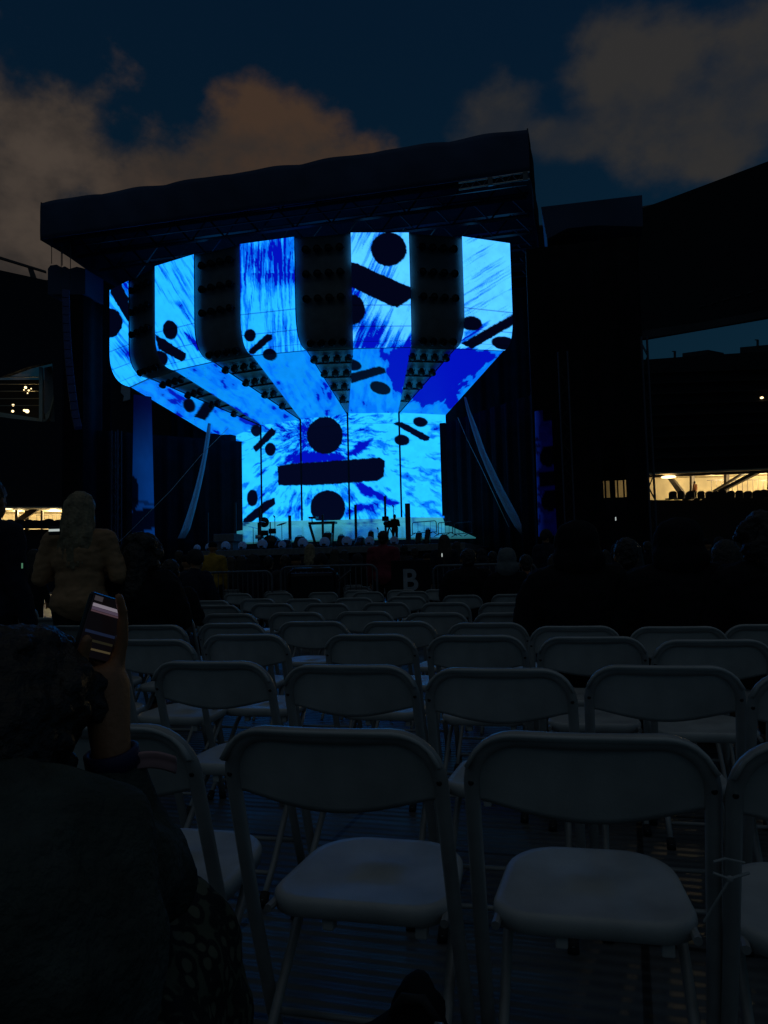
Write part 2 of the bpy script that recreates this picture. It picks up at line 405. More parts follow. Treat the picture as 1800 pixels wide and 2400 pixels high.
BARS = [z3((120, 470), (192, 500), (252, 612), (256, 800), (118, 572)), z3((800, 1340), (870, 1380), (862, 1410), (800, 1492), (722, 1464)),
        z3((440, 868), (505, 905), (665, 1010), (660, 1055), (630, 1067), (465, 978)), z3((1110, 990), (1242, 868), (1283, 872), (1287, 905), (1150, 1015), (1118, 1012)),
        z4((410, 335), (470, 350), (840, 515), (856, 520), (850, 585), (745, 655), (690, 640), (410, 505)), z4((420, 1112), (620, 1060), (655, 1075), (668, 1108), (420, 1182)),
        z4((1185, 905), (1545, 700), (1560, 770), (1265, 940)),
        z5((315, 435), (400, 420), (1000, 378), (1035, 400), (1030, 505), (985, 535), (800, 548), (560, 566), (320, 567)),
        z5((150, 310), (275, 178), (308, 200), (300, 222), (170, 347)), z5((85, 790), (240, 665), (295, 645), (302, 690), (120, 832), (85, 850)),
        z5((1090, 150), (1115, 138), (1160, 145), (1340, 240), (1330, 262), (1300, 271))]
CIRC2 = (768.3, 1190, 41, 41)
DEEP = [  # (polygon, softness px, weight) painted deep-blue areas
    (z4((440, 720), (520, 690), (600, 760), (700, 800), (830, 860), (840, 1000), (700, 1010), (600, 960), (500, 930), (440, 900)), 18, .34),
    (z4((740, 930), (845, 850), (845, 940), (775, 1265), (700, 1200), (690, 1080)), 8, .9),
    (z4((450, 840), (620, 850), (690, 930), (560, 950), (470, 930)), 12, .5),
    (z4((430, 500), (480, 540), (470, 590), (430, 590)), 6, .6),
    (z4((1180, 905), (1210, 820), (1260, 800), (1390, 740), (1300, 830), (1210, 900)), 6, .7),
    (z4((1100, 940), (1330, 952), (1425, 985), (1320, 1080), (1190, 1165), (1060, 1295), (930, 1322), (840, 1305)), 10, .95),
    (z4((1330, 955), (1450, 965), (1330, 1090), (1240, 1110)), 14, .35),
    (z4((1180, 1140), (1290, 1110), (1150, 1280), (1050, 1370), (1040, 1330)), 9, .42),
    (z3((1055, 215), (1445, 170), (1455, 440), (1400, 420), (1330, 480), (1250, 500), (1180, 500), (1110, 440), (1060, 560)), 26, .52),
    (z3((445, 385), (560, 350), (640, 460), (690, 600), (560, 480), (500, 470)), 16, .22),
    (z3((655, 860), (690, 880), (780, 985), (745, 985)), 4, .8),
    (z3((560, 640), (640, 640), (690, 760), (640, 720)), 9, .3),
    (z3((195, 500), (250, 480), (250, 605)), 5, .5),
    (z3((790, 1275), (905, 1335), (1100, 1440), (1235, 1540), (1190, 1530), (1000, 1430), (860, 1355)), 4, .9),
    (z3((1000, 1440), (1060, 1420), (1260, 1560), (1200, 1580)), 6, .5),
    (z3((120, 950), (260, 1000), (300, 1090), (180, 1050)), 12, .28),
    (z3((470, 1260), (650, 1300), (800, 1370), (640, 1370)), 10, .26),
    (z5((500, 340), (560, 355), (760, 375), (800, 395), (330, 425), (420, 370)), 7, .75),
    (z5((770, 370), (850, 300), (950, 262), (930, 300), (810, 385)), 6, .75),
    (z5((830, 548), (900, 560), (1120, 680), (1080, 690), (870, 610)), 5, .85),
    (z5((765, 745), (850, 700), (1000, 690), (930, 730), (780, 770)), 8, .7),
    (z5((820, 730), (960, 760), (1040, 850), (1000, 930), (800, 930)), 16, .30),
    (z5((1000, 300), (1160, 250), (1120, 330), (1020, 335)), 10, .40),
    (z5((1330, 430), (1420, 420), (1420, 560), (1350, 540)), 14, .34),
    (z5((360, 720), (460, 710), (420, 790)), 12, .25),
    (z5((470, 170), (520, 110), (540, 200), (520, 320), (470, 300)), 10, .38),
    (z5((700, 100), (770, 150), (770, 250), (740, 180)), 8, .30)]
def picture(px, py, strip, seg):
    """linear colour of the image on the screen; px, py = where the photo shows that spot"""
    x, y = px, py
    wa = 5 if seg == 'U' else 16; wx = x + (fb(x / 26, y / 26, 5) - .5) * wa; wy = y + (fb(x / 26, y / 26, 9) - .5) * wa
    if seg == 'B':
        dx, dy = wx - 735, (wy - 1020) * 1.05; r = np.hypot(dx, dy) + 1; th = np.arctan2(dy, dx)
        al = np.log(r) * 9; ac = th * 16
        n = fb(ac, al * .55, 21) * .62 + fb(ac * 2.6, al * .8, 33) * .38
        n2 = fb(wx / 34, wy / 20, 41)
        near = np.exp(-((r - 62) / 46) ** 2)
        bias = .005 + .14 * near + (n2 - .5) * .46
    else:
        dirs = [(1, 1.25), (1, 1.75), (.02, 1), (-1, 2.1), (-1, .62)] if seg == 'U' else [(1, .62), (1, .78), (.62, 1), (-.1, 1), (-1, .95)]
        d = np.array(dirs[strip]) / np.hypot(*dirs[strip])
        al = (wx * d[0] + wy * d[1]); ac = (-wx * d[1] + wy * d[0])
        if seg == 'U':
            n = fb(ac / 5.5, al / 95, 3 + strip, 5) * .6 + fb(ac / 2.2, al / 60, 8 + strip) * .4 if strip < 4 else fb(ac / 3.2, al / 130, 3 + strip, 5) * .62 + fb(ac / 1.6, al / 80, 12) * .38
            bias = np.full_like(x, .025) + (fb(x / 60, y / 60, strip + 50) - .5) * .34 + (-.09 if strip == 4 else 0)
        else:
            n = fb(ac / 9, al / 60, 3 + strip) * .5 + fb(wx / 22, wy / 22, 8 + strip) * .5
            bias = np.full_like(x, .075) + (fb(x / 50, y / 40, strip + 50) - .5) * .26
            e = np.clip((y - 905) / 60, 0, 1); bias = bias + .16 * e * (vn(wx / 9, wy / 16, 77) - .38) * 2
    deep = np.zeros_like(x)
    for P, s, w in DEEP:
        deep = np.maximum(deep, w * np.clip(.5 + poly_sd(wx, wy, P) / (2 * s), 0, 1))
    v = n + bias + deep * .62
    if seg == 'U' and strip == 2:   # drips hanging from the top edge
        v = v + .05 - .22 * np.clip((fb(ac / 4, al / 90, 91) - .45) * 3, 0, 1) * (y < 640)
    c_lt = np.array((.010, .29, .88)); c_pl = np.array((.066, .375, .84)); c_md = np.array((.0005, .095, .52)); c_dp = np.array((.0003, .0028, .29))
    cyan = c_lt if not (seg == 'U' and strip >= 3) else c_pl * .75 + c_lt * .25
    def ss(a, b, q): t = np.clip((q - a) / (b - a), 0, 1); return (t * t * (3 - 2 * t))[:, None]
    if seg == 'L': cyan = np.array((.0016, .150, .52))
    if seg == 'B': cyan = np.array((.011, .340, .85))
    col = cyan[None] * (.86 + .28 * fb(x / 14, y / 14, 61))[:, None]
    col = col * (1 - ss(.545, .60, v)) + (cyan * .45 + c_md * .6)[None] * ss(.545, .60, v)
    col = col * (1 - ss(.63, .67, v)) + c_md[None] * ss(.63, .67, v)
    col = col * (1 - ss(.75, .79, v)) + c_dp[None] * ss(.75, .79, v)
    # the painted division signs
    rag = (fb(x / 6, y / 6, 71) - .5) * 4.2
    k = np.full_like(x, -1e3)
    for q in DOTS: k = np.maximum(k, ell_sd(x, y, *q) + rag * min(1, min(q[2:4]) / 28))
    for P in BARS: k = np.maximum(k, poly_sd(x, y, P) + rag * .9)
    k2 = ell_sd(x, y, *CIRC2) + rag * .6; k = np.maximum(k, np.minimum(k2, (1220.5 - y)))
    a = np.clip(.5 + k / 1.6, 0, 1)[:, None]
    ink = np.array((.0003, .0007, .005)) if seg != 'B' else np.array((.0004, .0009, .007))
    col = col * (1 - a) + ink[None] * a
    return col
wall = thing('video_wall', 'giant blue video screen of five folding strips showing black division signs inside the stage', 'screen', (-12.5, 40, 0))
inv = Vector((-12.5, 40, 0))
NX = 80
def seam_lines(i, L):   # thin joints between cabinets
    return 0
for i, (La, Lb) in enumerate(LINES):
    rows = [[a.lerp(b, j / NX) - inv for j in range(NX + 1)] for a, b in zip(La, Lb)]
    mb = MB(); mb.grid(rows)
    me = bpy.data.meshes.new('screen_strip'); me.from_pydata([tuple(v) for v in mb.v], [], mb.f); me.update()
    n = len(rows); pts = np.array([proj(v + inv) for r_ in rows for v in r_])
    colr = np.zeros((len(pts), 3)); K = NX + 1
    for seg, (r0, r1) in {'U': (0, NU + NC), 'L': (NU + NC, NU + NC + NL), 'B': (NU + NC + NL, n)}.items():
        sl = slice(r0 * K, r1 * K); colr[sl] = picture(pts[sl, 0], pts[sl, 1], i, seg)
    for r_ in (NU, NU + 22, NU + 45):
        colr[r_ * K:(r_ + 1) * K] *= .30
    colr[(NU + NC - 1) * K:(NU + NC + 1) * K] *= .06
    rb = NU + NC + NL + 15; colr[rb * K:(rb + 1) * K] *= .55
    at = me.color_attributes.new('picture', 'FLOAT_COLOR', 'POINT')
    at.data.foreach_set('color', np.concatenate([colr, np.ones((len(pts), 1))], 1).astype(np.float32).ravel())
    me.materials.append(M['led'])
    o = bpy.data.objects.new('screen_strip', me); COL.objects.link(o); o.parent = wall
# dark joints between the strips on the back wall
for i in range(4):
    a = LINES[i][1][NU + NC + NL:]; b = LINES[i + 1][0][NU + NC + NL:]
    mb = MB(); t0 = (a[0] + b[0]) / 2 - inv; t1 = (a[-1] + b[-1]) / 2 - inv
    w = .05
    mb.box((t0.x - w, t0.y - .03, t1.z), (t0.x + w, t0.y + .12, t0.z)); mb.build('mullion', M['blackmetal'], wall)

# lamp panels in the gaps between the strips, with their lamps
POSN = ['between the far left and second screen strips', 'between the second and middle screen strips', 'between the middle and fourth screen strips', 'between the fourth and far right screen strips']
lamp_me = None
def lamp_mesh():
    mb = MB(); prof = [(.0, .13), (.10, .16), (.22, .19), (.27, .19), (.30, .155), (.27, .15)]
    n = 14
    vs = []; fs = []
    for h, r_ in prof: vs += [(r_ * cos(2 * pi * k / n), -h, r_ * sin(2 * pi * k / n)) for k in range(n)]
    for i in range(len(prof) - 1):
        for k in range(n): fs.append((i * n + k, i * n + (k + 1) % n, (i + 1) * n + (k + 1) % n, (i + 1) * n + k))
    mb.add(vs, fs); mb.ell((0, -.25, 0), (.15, .06, .15), 12, 7)
    mb.box((-.20, -.12, -.03), (-.17, .0, .03)); mb.box((.17, -.12, -.03), (.20, .0, .03))
    me = mb.mesh('par_lamp'); me.materials.append(M['lamp']); me.polygons.foreach_set('use_smooth', [True] * len(me.polygons)); return me
lamp_me = lamp_mesh()
def put_lamp(p, nrm, parent, base):
    o = bpy.data.objects.new('par_lamp', lamp_me); COL.objects.link(o); o.parent = parent
    o.location = p - base; o.rotation_mode = 'QUATERNION'; o.rotation_quaternion = Vector((0, -1, 0)).rotation_difference(nrm)
for i in range(4):
    A = LINES[i][1]; B = LINES[i + 1][0]; base = (A[0] + B[0]) / 2; base.z = ZS
    t = thing('lamp_panel', 'grey lamp panel with rows of black lamps ' + POSN[i], 'lamp panel', base, 0, 'lamp panels between the screen strips')
    back = Vector((0, .16, 0))
    P = []
    for k in range(0, NU + NC, 4): P.append([A[k].lerp(B[k], j / 6) + back - base for j in range(7)])
    P.append([A[NU + NC].lerp(B[NU + NC], j / 6) + back * .5 - base for j in range(7)])
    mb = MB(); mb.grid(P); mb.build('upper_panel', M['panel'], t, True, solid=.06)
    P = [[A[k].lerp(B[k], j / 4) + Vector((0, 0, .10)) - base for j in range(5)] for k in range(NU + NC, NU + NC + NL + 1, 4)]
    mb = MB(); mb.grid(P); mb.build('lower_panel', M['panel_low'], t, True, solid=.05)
    nrm = Vector((A[0].y - B[0].y, B[0].x - A[0].x, 0)).normalized()
    if nrm.y > 0: nrm = -nrm
    for row, z in enumerate((16.35, 15.15, 13.95)):
        for c in range(4):
            f = (c + .5) / 4 * .8 + .1
            p = A[0].lerp(B[0], f); p = Vector((p.x, p.y, z)) + back + nrm * .03
            put_lamp(p, (nrm + Vector((0, 0, -.25))).normalized(), t, base)
    kk = NU + int(NC * .62)
    for c in range(4):
        f = (c + .5) / 4 * .8 + .1
        put_lamp(A[kk].lerp(B[kk], f) + back, (nrm + Vector((0, 0, -.7))).normalized(), t, base)
    for row, (fr, cnt) in enumerate(((.10, 4), (.30, 3), (.50, 2), (.71, 1))):
        k = NU + NC + int(NL * fr); a, b = A[k], B[k]; wdt = (a - b).length
        for c in range(cnt):
            f = .5 + (c - (cnt - 1) / 2) * .56 / wdt
            put_lamp(a.lerp(b, f) + Vector((0, 0, .02)), Vector((0, -.45, -1)).normalized(), t, base)
    # cross battens under the wedge
    for fr in (.2, .4, .6, .8):
        mb = MB(); k = NU + NC + int(NL * fr); mb.bar(A[k] + Vector((0, 0, .04)) - base, B[k] + Vector((0, 0, .04)) - base, .07)
        mb.build('batten', M['blackmetal'], t)

# ------------------------------------------------------------------ stage roof
YF = 33.0
fbl = atY(95, 559, YF); fbr = atY(1242, 404, YF); ftl = atY(95, 470, YF); ftr = atY(1241, 301, YF)
RX0, RX1, RZ0, RZ1 = fbl.x, fbr.x, (fbl.z + fbr.z) / 2, (ftl.z + ftr.z) / 2
roof = thing('stage_roof', 'huge dark flat stage canopy with a sagging cloth valance along its front', 'stage roof', ((RX0 + RX1) / 2, YF, RZ0))
ro = Vector(roof.location)
P = []
nx = 160
for k in range(9):
    v = k / 8; row = []
    for j in range(nx + 1):
        u = j / nx; x = RX0 + (RX1 - RX0) * u
        bay = u * 7.0; sag = .09 * abs(sin(pi * bay)) ** .9 + .02 * sin(bay * 9) 
        z = RZ0 + (RZ1 - .12 - RZ0 + sag) * v
        bul = -.10 * sin(pi * v) * (.5 + .5 * abs(sin(pi * bay))) + .035 * sin(u * 90 + v * 3) * (1 - abs(2 * v - 1))
        row.append(Vector((x, YF + bul, z)) - ro)
    P.append(row)
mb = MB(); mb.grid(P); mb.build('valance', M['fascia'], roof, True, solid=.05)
YB = 50.0
for sx, nm in ((RX0, 'a'), (RX1, 'b')):
    P = [[Vector((sx + .05 * sin(y * 1.3 + k), y, (RZ0 + (RZ1 - RZ0) * k / 5) - (y - YF) * .02)) - ro for y in np.linspace(YF + .06, YB, 30)] for k in range(6)]
    mb = MB(); mb.grid(P); mb.build('side_valance', M['black'], roof, True, solid=.05)
mb = MB(); mb.box((RX0 + .1, YF + .15, RZ1 - .7), (RX1 - .1, YB - .1, RZ1 - .2)); 
o = mb.build('canopy_sheet', M['black'], roof, loc=-ro)
mb = MB()
for y in np.linspace(YF + .6, YB - .6, 9):
    for zz in (RZ0 + .1, RZ0 + 1.2): mb.bar((RX0 + .3, y, zz), (RX1 - .3, y, zz), .12)
    xs = np.linspace(RX0 + .3, RX1 - .3, 26)
    for a, b, q in zip(xs[:-1], xs[1:], range(99)): mb.bar((a, y, RZ0 + (.1 if q % 2 else 1.2)), (b, y, RZ0 + (1.2 if q % 2 else .1)), .06)
mb.build('roof_truss', M['lamp'], roof, loc=-ro)
mb = MB(); mb.box((RX0 + .2, YF + 1.2, RZ0 + .02), (RX1 - .2, YF + 1.28, RZ0 + .06)); 
mb.build('cloth_batten', M['blackmetal'], roof, loc=-ro)

# lit aluminium truss tucked under the right front of the canopy
a = atY(1075, 429, YF - .25); b = atY(1241, 403, YF - .25)
tr = thing('lighting_truss', 'silvery aluminium truss below the right front edge of the canopy', 'truss', a)
mb = MB(); d = b - a
for dz in (0, -.30): mb.tube([Vector((0, 0, dz)), d + Vector((0, 0, dz))], .035, 8)
mb.build('chord', M['alu'], tr)
mb = MB()
for k in range(12):
    p = d * (k / 12); q = d * ((k + 1) / 12); mb.tube([p + Vector((0, 0, 0 if k % 2 else -.3)), q + Vector((0, 0, -.3 if k % 2 else 0))], .015, 6)
for k in (.45, .94): mb.box(d * k - Vector((.10, .05, .34)), d * k + Vector((.10, .05, .04)))
mb.build('brace', M['barrier'], tr)

# stage deck, ramp, drapes ---------------------------------------------------
YD = 31.0
fz = atY(700, 1284, YD).z; fz2 = atY(700, 1300, YD).z
dk = thing('stage_deck', 'wide stage floor with a grey front edge above a black skirt', 'stage', (-12, YD, 0)); do = Vector((-12, YD, 0))
DX0, DX1 = atY(440, 1285, YD).x, atY(1090, 1280, YD).x
mb = MB(); mb.box((DX0, YD, fz2 + .004), (DX1, 46, fz)); mb.build('deck', M['grey'], dk, loc=-do, bevel=.02)
P = [[Vector((x, YD + .12 + .06 * sin(x * 9), z)) - do for x in np.linspace(DX0 + .05, DX1 - .05, 260)] for z in (0.0, fz2 * .5, fz2)]
mb = MB(); mb.grid(P); mb.build('skirt', M['black'], dk, True, solid=.02)
# white ramp at the foot of the screen, its reflected light painted as emission
RB = LINES[0][0][-1].y
yb = LINES[2][0][-1].y
q = [atY(560, 1243, yb - 1.0), atY(660, 1236, yb - 1.0), atY(820, 1232, yb - 1.0), atY(940, 1230, yb - 1.0), atY(1046, 1231, yb - .6)]
fr = [atY(520, 1278, 35.5), atY(640, 1272, 35.5), atY(820, 1267, 35.5), atY(960, 1264, 35.5), atY(1115, 1262, 35.5)]
tp = [Vector((p.x, p.y, ZBOT)) for p in (LINES[0][0][-1], LINES[1][0][-1], LINES[2][1][-1], LINES[3][1][-1], LINES[4][1][-1])]
tp = [atY(px, py, yb - .05) for px, py in ((560, 1226), (660, 1223), (820, 1217.5), (940, 1214), (1038, 1214))]
rows = []
for k in range(5):
    t = k / 4; rows.append([a.lerp(b, t) + Vector((0, 0, -.10 * sin(pi * t))) for a, b in zip(tp, q)])
for k in range(1, 7): rows.append([a.lerp(b, k / 6) for a, b in zip(q, fr)])
rows = [[r_[0].lerp(r_[1], 0)] + [r_[i].lerp(r_[i + 1], (j + 1) / 14) for i in range(4) for j in range(14)] for r_ in rows]
rr_ = []
for k in range(len(rows) - 1): rr_ += [[a.lerp(b, j / 4) for a, b in zip(rows[k], rows[k + 1])] for j in range(4)]
rows = rr_ + [rows[-1]]
mb = MB(); mb.grid(rows)
me = bpy.data.meshes.new('screen_ramp'); me.from_pydata(mb.v, [], mb.f); me.update()
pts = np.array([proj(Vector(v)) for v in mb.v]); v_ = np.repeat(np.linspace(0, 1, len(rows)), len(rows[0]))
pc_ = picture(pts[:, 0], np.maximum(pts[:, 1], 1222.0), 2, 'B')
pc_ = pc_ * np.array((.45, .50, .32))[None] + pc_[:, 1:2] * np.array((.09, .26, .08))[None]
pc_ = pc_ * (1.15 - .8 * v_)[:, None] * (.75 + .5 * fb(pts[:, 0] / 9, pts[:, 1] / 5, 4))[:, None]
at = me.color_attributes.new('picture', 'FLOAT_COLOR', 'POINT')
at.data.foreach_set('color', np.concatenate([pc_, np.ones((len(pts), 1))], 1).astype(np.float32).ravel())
M['floor_glow'] = col_attr_mat('floor_glow', 1.0, .25); M['floor_glow'].node_tree.nodes['Principled BSDF'].inputs['Base Color'].default_value = (.35, .36, .37, 1)
me.materials.append(M['floor_glow']); me.polygons.foreach_set('use_smooth', [True] * len(me.polygons))
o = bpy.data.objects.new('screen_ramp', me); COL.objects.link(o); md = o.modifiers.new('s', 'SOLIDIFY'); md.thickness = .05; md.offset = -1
tag(o, 'pale glossy glowing ramp curving down from the foot of the back screen', 'ramp')

def cloth(name, label, cat, rowsL, material, solid=.02, group=None):
    mb = MB(); mb.grid(rowsL); return tag(mb.build(name, material, None, True, solid=solid), label, cat, group)
# back drape (behind and beside the screen)
def drape_rows(x0, x1, y, z0, z1, n, amp=.10, f=5.0):
    return [[Vector((x, y + amp * sin(x * f) + amp * .5 * sin(x * f * 2.3 + 1), z)) for x in np.linspace(x0, x1, n)] for z in np.linspace(z0, z1, 6)]
cloth('stage_drape', 'wide black drape hanging behind the whole screen', 'drape', drape_rows(-26, 1.5, 47.5, 0, RZ0 + 1, 300), M['black'])
# black side drapes of the back wall: left (hides the rim of the first strip) and right box
l0 = atY(566, 1031, 42.3); r0 = atY(1034, 995, 42.4)
def sd_rows(x0, y0, x1, y1, z0, z1, n=70, amp=.07):
    d = Vector((x1 - x0, y1 - y0, 0)); L = d.length; d /= L; nn = Vector((-d.y, d.x, 0))
    return [[Vector((x0, y0, z)) + d * s + nn * amp * (sin(s * 6) + .5 * sin(s * 14 + 2)) for s in np.linspace(0, L, n)] for z in np.linspace(z0, z1, 6)]
cloth('side_drape', 'black drape closing the dark left side of the stage beside the screen', 'drape', sd_rows(l0.x, l0.y, -24.2, 36.0, 1.6, l0.z - .1), M['black'], group='side drapes of the stage')
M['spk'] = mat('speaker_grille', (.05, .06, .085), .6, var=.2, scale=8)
bx = atY(1046, 995, 42.0)
rb_ = atY(1046, 995, 42.2); rt = atY(1038, 1215, 42.2)
cloth('side_drape', 'black drape closing the right side of the stage beside the bright back screen', 'drape', sd_rows(r0.x, r0.y, -1.4, 36.2, 1.6, r0.z), M['black'], group='side drapes of the stage')
# slim blue-black edge board beside the right drape
mb = MB(); p0 = atY(1031, 995, 42.1); p1 = atY(1045, 1000, 41.6)
mb.box((r0.x - .02, 41.95, ZBOT - .1), (r0.x + .30, 42.05, r0.z))
tag(mb.build('edge_board', M['blackmetal'], None), 'narrow dark board along the right edge of the bright back screen', 'board')

# tensioned white cloth legs ------------------------------------------------
def cloth_leg(label, path, Y):
    P = []
    for px, py, w in path:
        c = atY(px, py, Y); hw = w / FPX * Y / 2
        P.append([c + Vector((hw * s, -.18 * (1 - s * s) + .04 * sin(9 * s), 0)) for s in np.linspace(-1, 1, 9)])
    cloth('cloth_leg', label, 'cloth', P, M['white_cloth'], .015, 'stretched cloth legs beside the screen')
cloth_leg('long white tapering cloth stretched down the right side of the stage', [(1090, 932, 4), (1097, 960, 7), (1112, 1004, 12), (1131, 1060, 14), (1150, 1103, 17), (1172, 1150, 19), (1196, 1196, 21), (1216, 1232, 20), (1231, 1256, 14)], 37.5)
cloth_leg('long white tapering cloth stretched down the left side of the stage', [(492, 993, 4), (488, 1020, 9), (482, 1060, 10), (474, 1100, 12), (466, 1135, 14), (457, 1170, 16), (447, 1205, 19), (436, 1240, 22), (425, 1262, 20)], 38.0)
def wire(name, label, pts, r=.02):
    mb = MB(); mb.tube(pts, r, 6); tag(mb.build(name, M['alu'], None), label, 'wire')
wire('guy_wire', 'thin wire running diagonally from the left cloth towards the ground', [atY(535, 1003, 37.6), atY(470, 1068, 37), atY(400, 1150, 36), atY(280, 1270, 34)], .012)
wire('guy_wire', 'thin wire hanging beside the right white cloth', [atY(1073, 978, 38.5), atY(1095, 1030, 38.4), atY(1130, 1100, 38.3), atY(1205, 1262, 38)], .012)

# side screens seen edge-on -------------------------------------------------
def side_screen(label, corners, Y0, Y1, colf, nx=14, ny=60):
    (a, b, c, d) = corners      # top-left, top-right, bottom-right, bottom-left
    A, B, C_, D = atY(*a, Y0), atY(*b, Y1), atY(*c, Y1), atY(*d, Y0)
    rows = [[A.lerp(D, v).lerp(B.lerp(C_, v), u) for u in np.linspace(0, 1, nx + 1)] for v in np.linspace(0, 1, ny + 1)]
    mb = MB(); mb.grid(rows)
    me = bpy.data.meshes.new('side_screen'); me.from_pydata([tuple(v) for v in mb.v], [], mb.f); me.update()
    uv = np.array([(u, v) for v in np.linspace(0, 1, ny + 1) for u in np.linspace(0, 1, nx + 1)])
    colr = colf(uv[:, 0], uv[:, 1])
    at = me.color_attributes.new('picture', 'FLOAT_COLOR', 'POINT')
    at.data.foreach_set('color', np.concatenate([colr, np.ones((len(uv), 1))], 1).astype(np.float32).ravel())
    me.materials.append(M['led_side']); o = bpy.data.objects.new('side_screen', me); COL.objects.link(o)
    md = o.modifiers.new('solid', 'SOLIDIFY'); md.thickness = .12; md.offset = -1
    tag(o, label, 'screen', 'side screens')
def colR(u, v):
    base = np.array((.0003, .0006, .014))[None] * (.35 + .9 * fb(u * 3, v * 26, 5))[:, None]
    br = np.clip((.34 - u) * 3, 0, 1) * (fb(u * 2, v * 16, 8) > .48)
    base = base + np.array((.0005, .004, .045))[None] * br[:, None]
    k = np.zeros_like(u)
    for cy in (.37, .72): k = np.maximum(k, (((u - .72) / .55) ** 2 + ((v - cy) / .085) ** 2 < 1))
    k = np.maximum(k, (np.abs(v - .545) < .055) * (u > .12)); k = np.maximum(k, (v < .10) * (u > .45))
    return base * (1 - .97 * k)[:, None]
side_screen('slim dark blue side screen right of the stage showing black dots and a bar', [(1253, 965), (1290, 960), (1304, 1255), (1262, 1258)], 33.95, 34.15, colR)
def colL(u, v):
    g = np.clip((v - .05) / .40, 0, 1) ** 1.3; s = .6 + .4 * u
    c = np.array((.0006, .0022, .030))[None] * (1 - g)[:, None] + np.array((.0010, .022, .125))[None] * g[:, None]
    c = c * (s * (.85 + .3 * fb(u * 4, v * 14, 3)))[:, None]
    k = ((u - .02) / .33) ** 2 + ((v - .68) / .12) ** 2 < 1
    b = np.abs(v - (.72 + .03 * u)) < .012
    lo = (v > .80 - .03 * u) & (v < .965 - .05 * u)
    k = np.where(b, .6, 0) + np.where(k | lo, .95, 0)
    return c * (1 - np.clip(k, 0, .97))[:, None]
side_screen('slim bright blue side screen left of the stage with a black dot on its edge', [(318, 925), (355, 930), (363, 1268), (313, 1268)], 37.2, 36.4, colL)

# scaffold wings either side, with their black cloth --------------------------
def wing(label, x0, x1, y0, y1, z1, poles, hole=None):
    t = thing('stage_wing', label, 'stage wing', ((x0 + x1) / 2, y0, 0), 0, 'black scaffold wings'); o_ = Vector(t.location)
    mb = MB()
    if hole:
        xa, xb, za, zb = hole
        pieces = [(x0, xa, .02, z1), (xb, x1, .02, z1), (xa, xb, .02, za), (xa, xb, zb, z1)]
        for f0, f1 in ((.05, .13), (.28, .52), (.60, .66), (.86, .93)): pieces.append((xa + (xb - xa) * f0, xa + (xb - xa) * f1, za, zb))
    else: pieces = [(x0, x1, .02, z1)]
    for a0, a1, b0, b1 in pieces: mb.grid([[p - o_ for p in r_] for r_ in drape_rows(a0, a1, y0, b0, b1, max(4, int(90 * (a1 - a0) / (x1 - x0))), .05, 4.2)])
    mb.build('drape', M['black'], t, True, solid=.02)
    for sx in (x0, x1):
        rows = [[Vector((sx + .05 * sin(y * 5), y, z)) - o_ for y in np.linspace(y0, y1, 40)] for z in np.linspace(.02, z1, 5)]
        mb = MB(); mb.grid(rows); mb.build('side_cloth', M['black'], t, True, solid=.02)
    for px in poles:
        mb = MB(); mb.tube([Vector((px, y0 - .25, 0)) - o_, Vector((px, y0 - .25, z1)) - o_], .05, 10); mb.build('pole', M['alu'], t)
    return t, o_
xl = atY(1119, 800, 34.2).x; xr = atY(1514, 1000, 34.2).x
wz = atY(1300, 540, 34.2).z
t, o_ = wing('tall black draped scaffold wing to the right of the screen', RX1 - .35, xr, 34.4, 48, wz - .6, [], (atY(1414, 1145, 34.4).x, atY(1468, 1145, 34.4).x, atY(1440, 1166, 34.4).z, atY(1440, 1126, 34.4).z))
# upper boxed roof of the right wing
a = [atY(1268, 485, 34.3), atY(1505, 457, 34.3), atY(1507, 531, 34.3), atY(1400, 528, 34.3), atY(1330, 535, 34.3), atY(1282, 560, 34.3)]
mb = MB(); mb.prism([p - o_ for p in a], (0, 10, 0)); mb.build('wing_roof', M['fascia'], t)
mb = MB(); p = atY(1442, 463, 34.3); mb.tube([p - o_ + Vector((0, 1, -.2)), p - o_ + Vector((0, 1, .16))], .07, 8); mb.build('beacon', M['blackmetal'], t)
mb = MB()
for k in range(9):
    p = atY(1285 + k * 14, 565 - k * 4, 34.6) - o_; q = atY(1292 + k * 14, 540 - k * 2, 34.6) - o_; mb.tube([p, q], .03, 6)
mb.build('truss_web', M['blackmetal'], t)
tl0 = atY(150, 640, 35.0); tl1 = atY(196, 640, 35.0); zl = atY(180, 632, 35.0).z
t2, o2 = wing('tall black draped scaffold wing to the left of the screen', tl0.x, tl1.x, 35.0, 36.6, zl, [])
g0 = atY(168, 700, 40.0); g1 = atY(262, 700, 40.0)
cloth('side_drape', 'narrow black drape filling the gap between the left wing and the screen', 'drape', drape_rows(g0.x, g1.x, 40.0, 0.02, atY(210, 640, 40.0).z, 40, .05, 4), M['black'], group='side drapes of the stage')
mb = MB(); 
a = [atY(112, 630, 34.9), atY(118, 622, 34.9), atY(133, 620, 34.9), atY(140, 628, 34.9), atY(152, 624, 34.9), atY(157, 632, 34.9), atY(180, 625, 34.9), atY(200, 630, 34.9), atY(200, 690, 34.9), atY(112, 690, 34.9)]
mb.prism([p - o2 for p in a], (0, 1.6, 0)); mb.build('wing_roof', M['fascia'], t2)
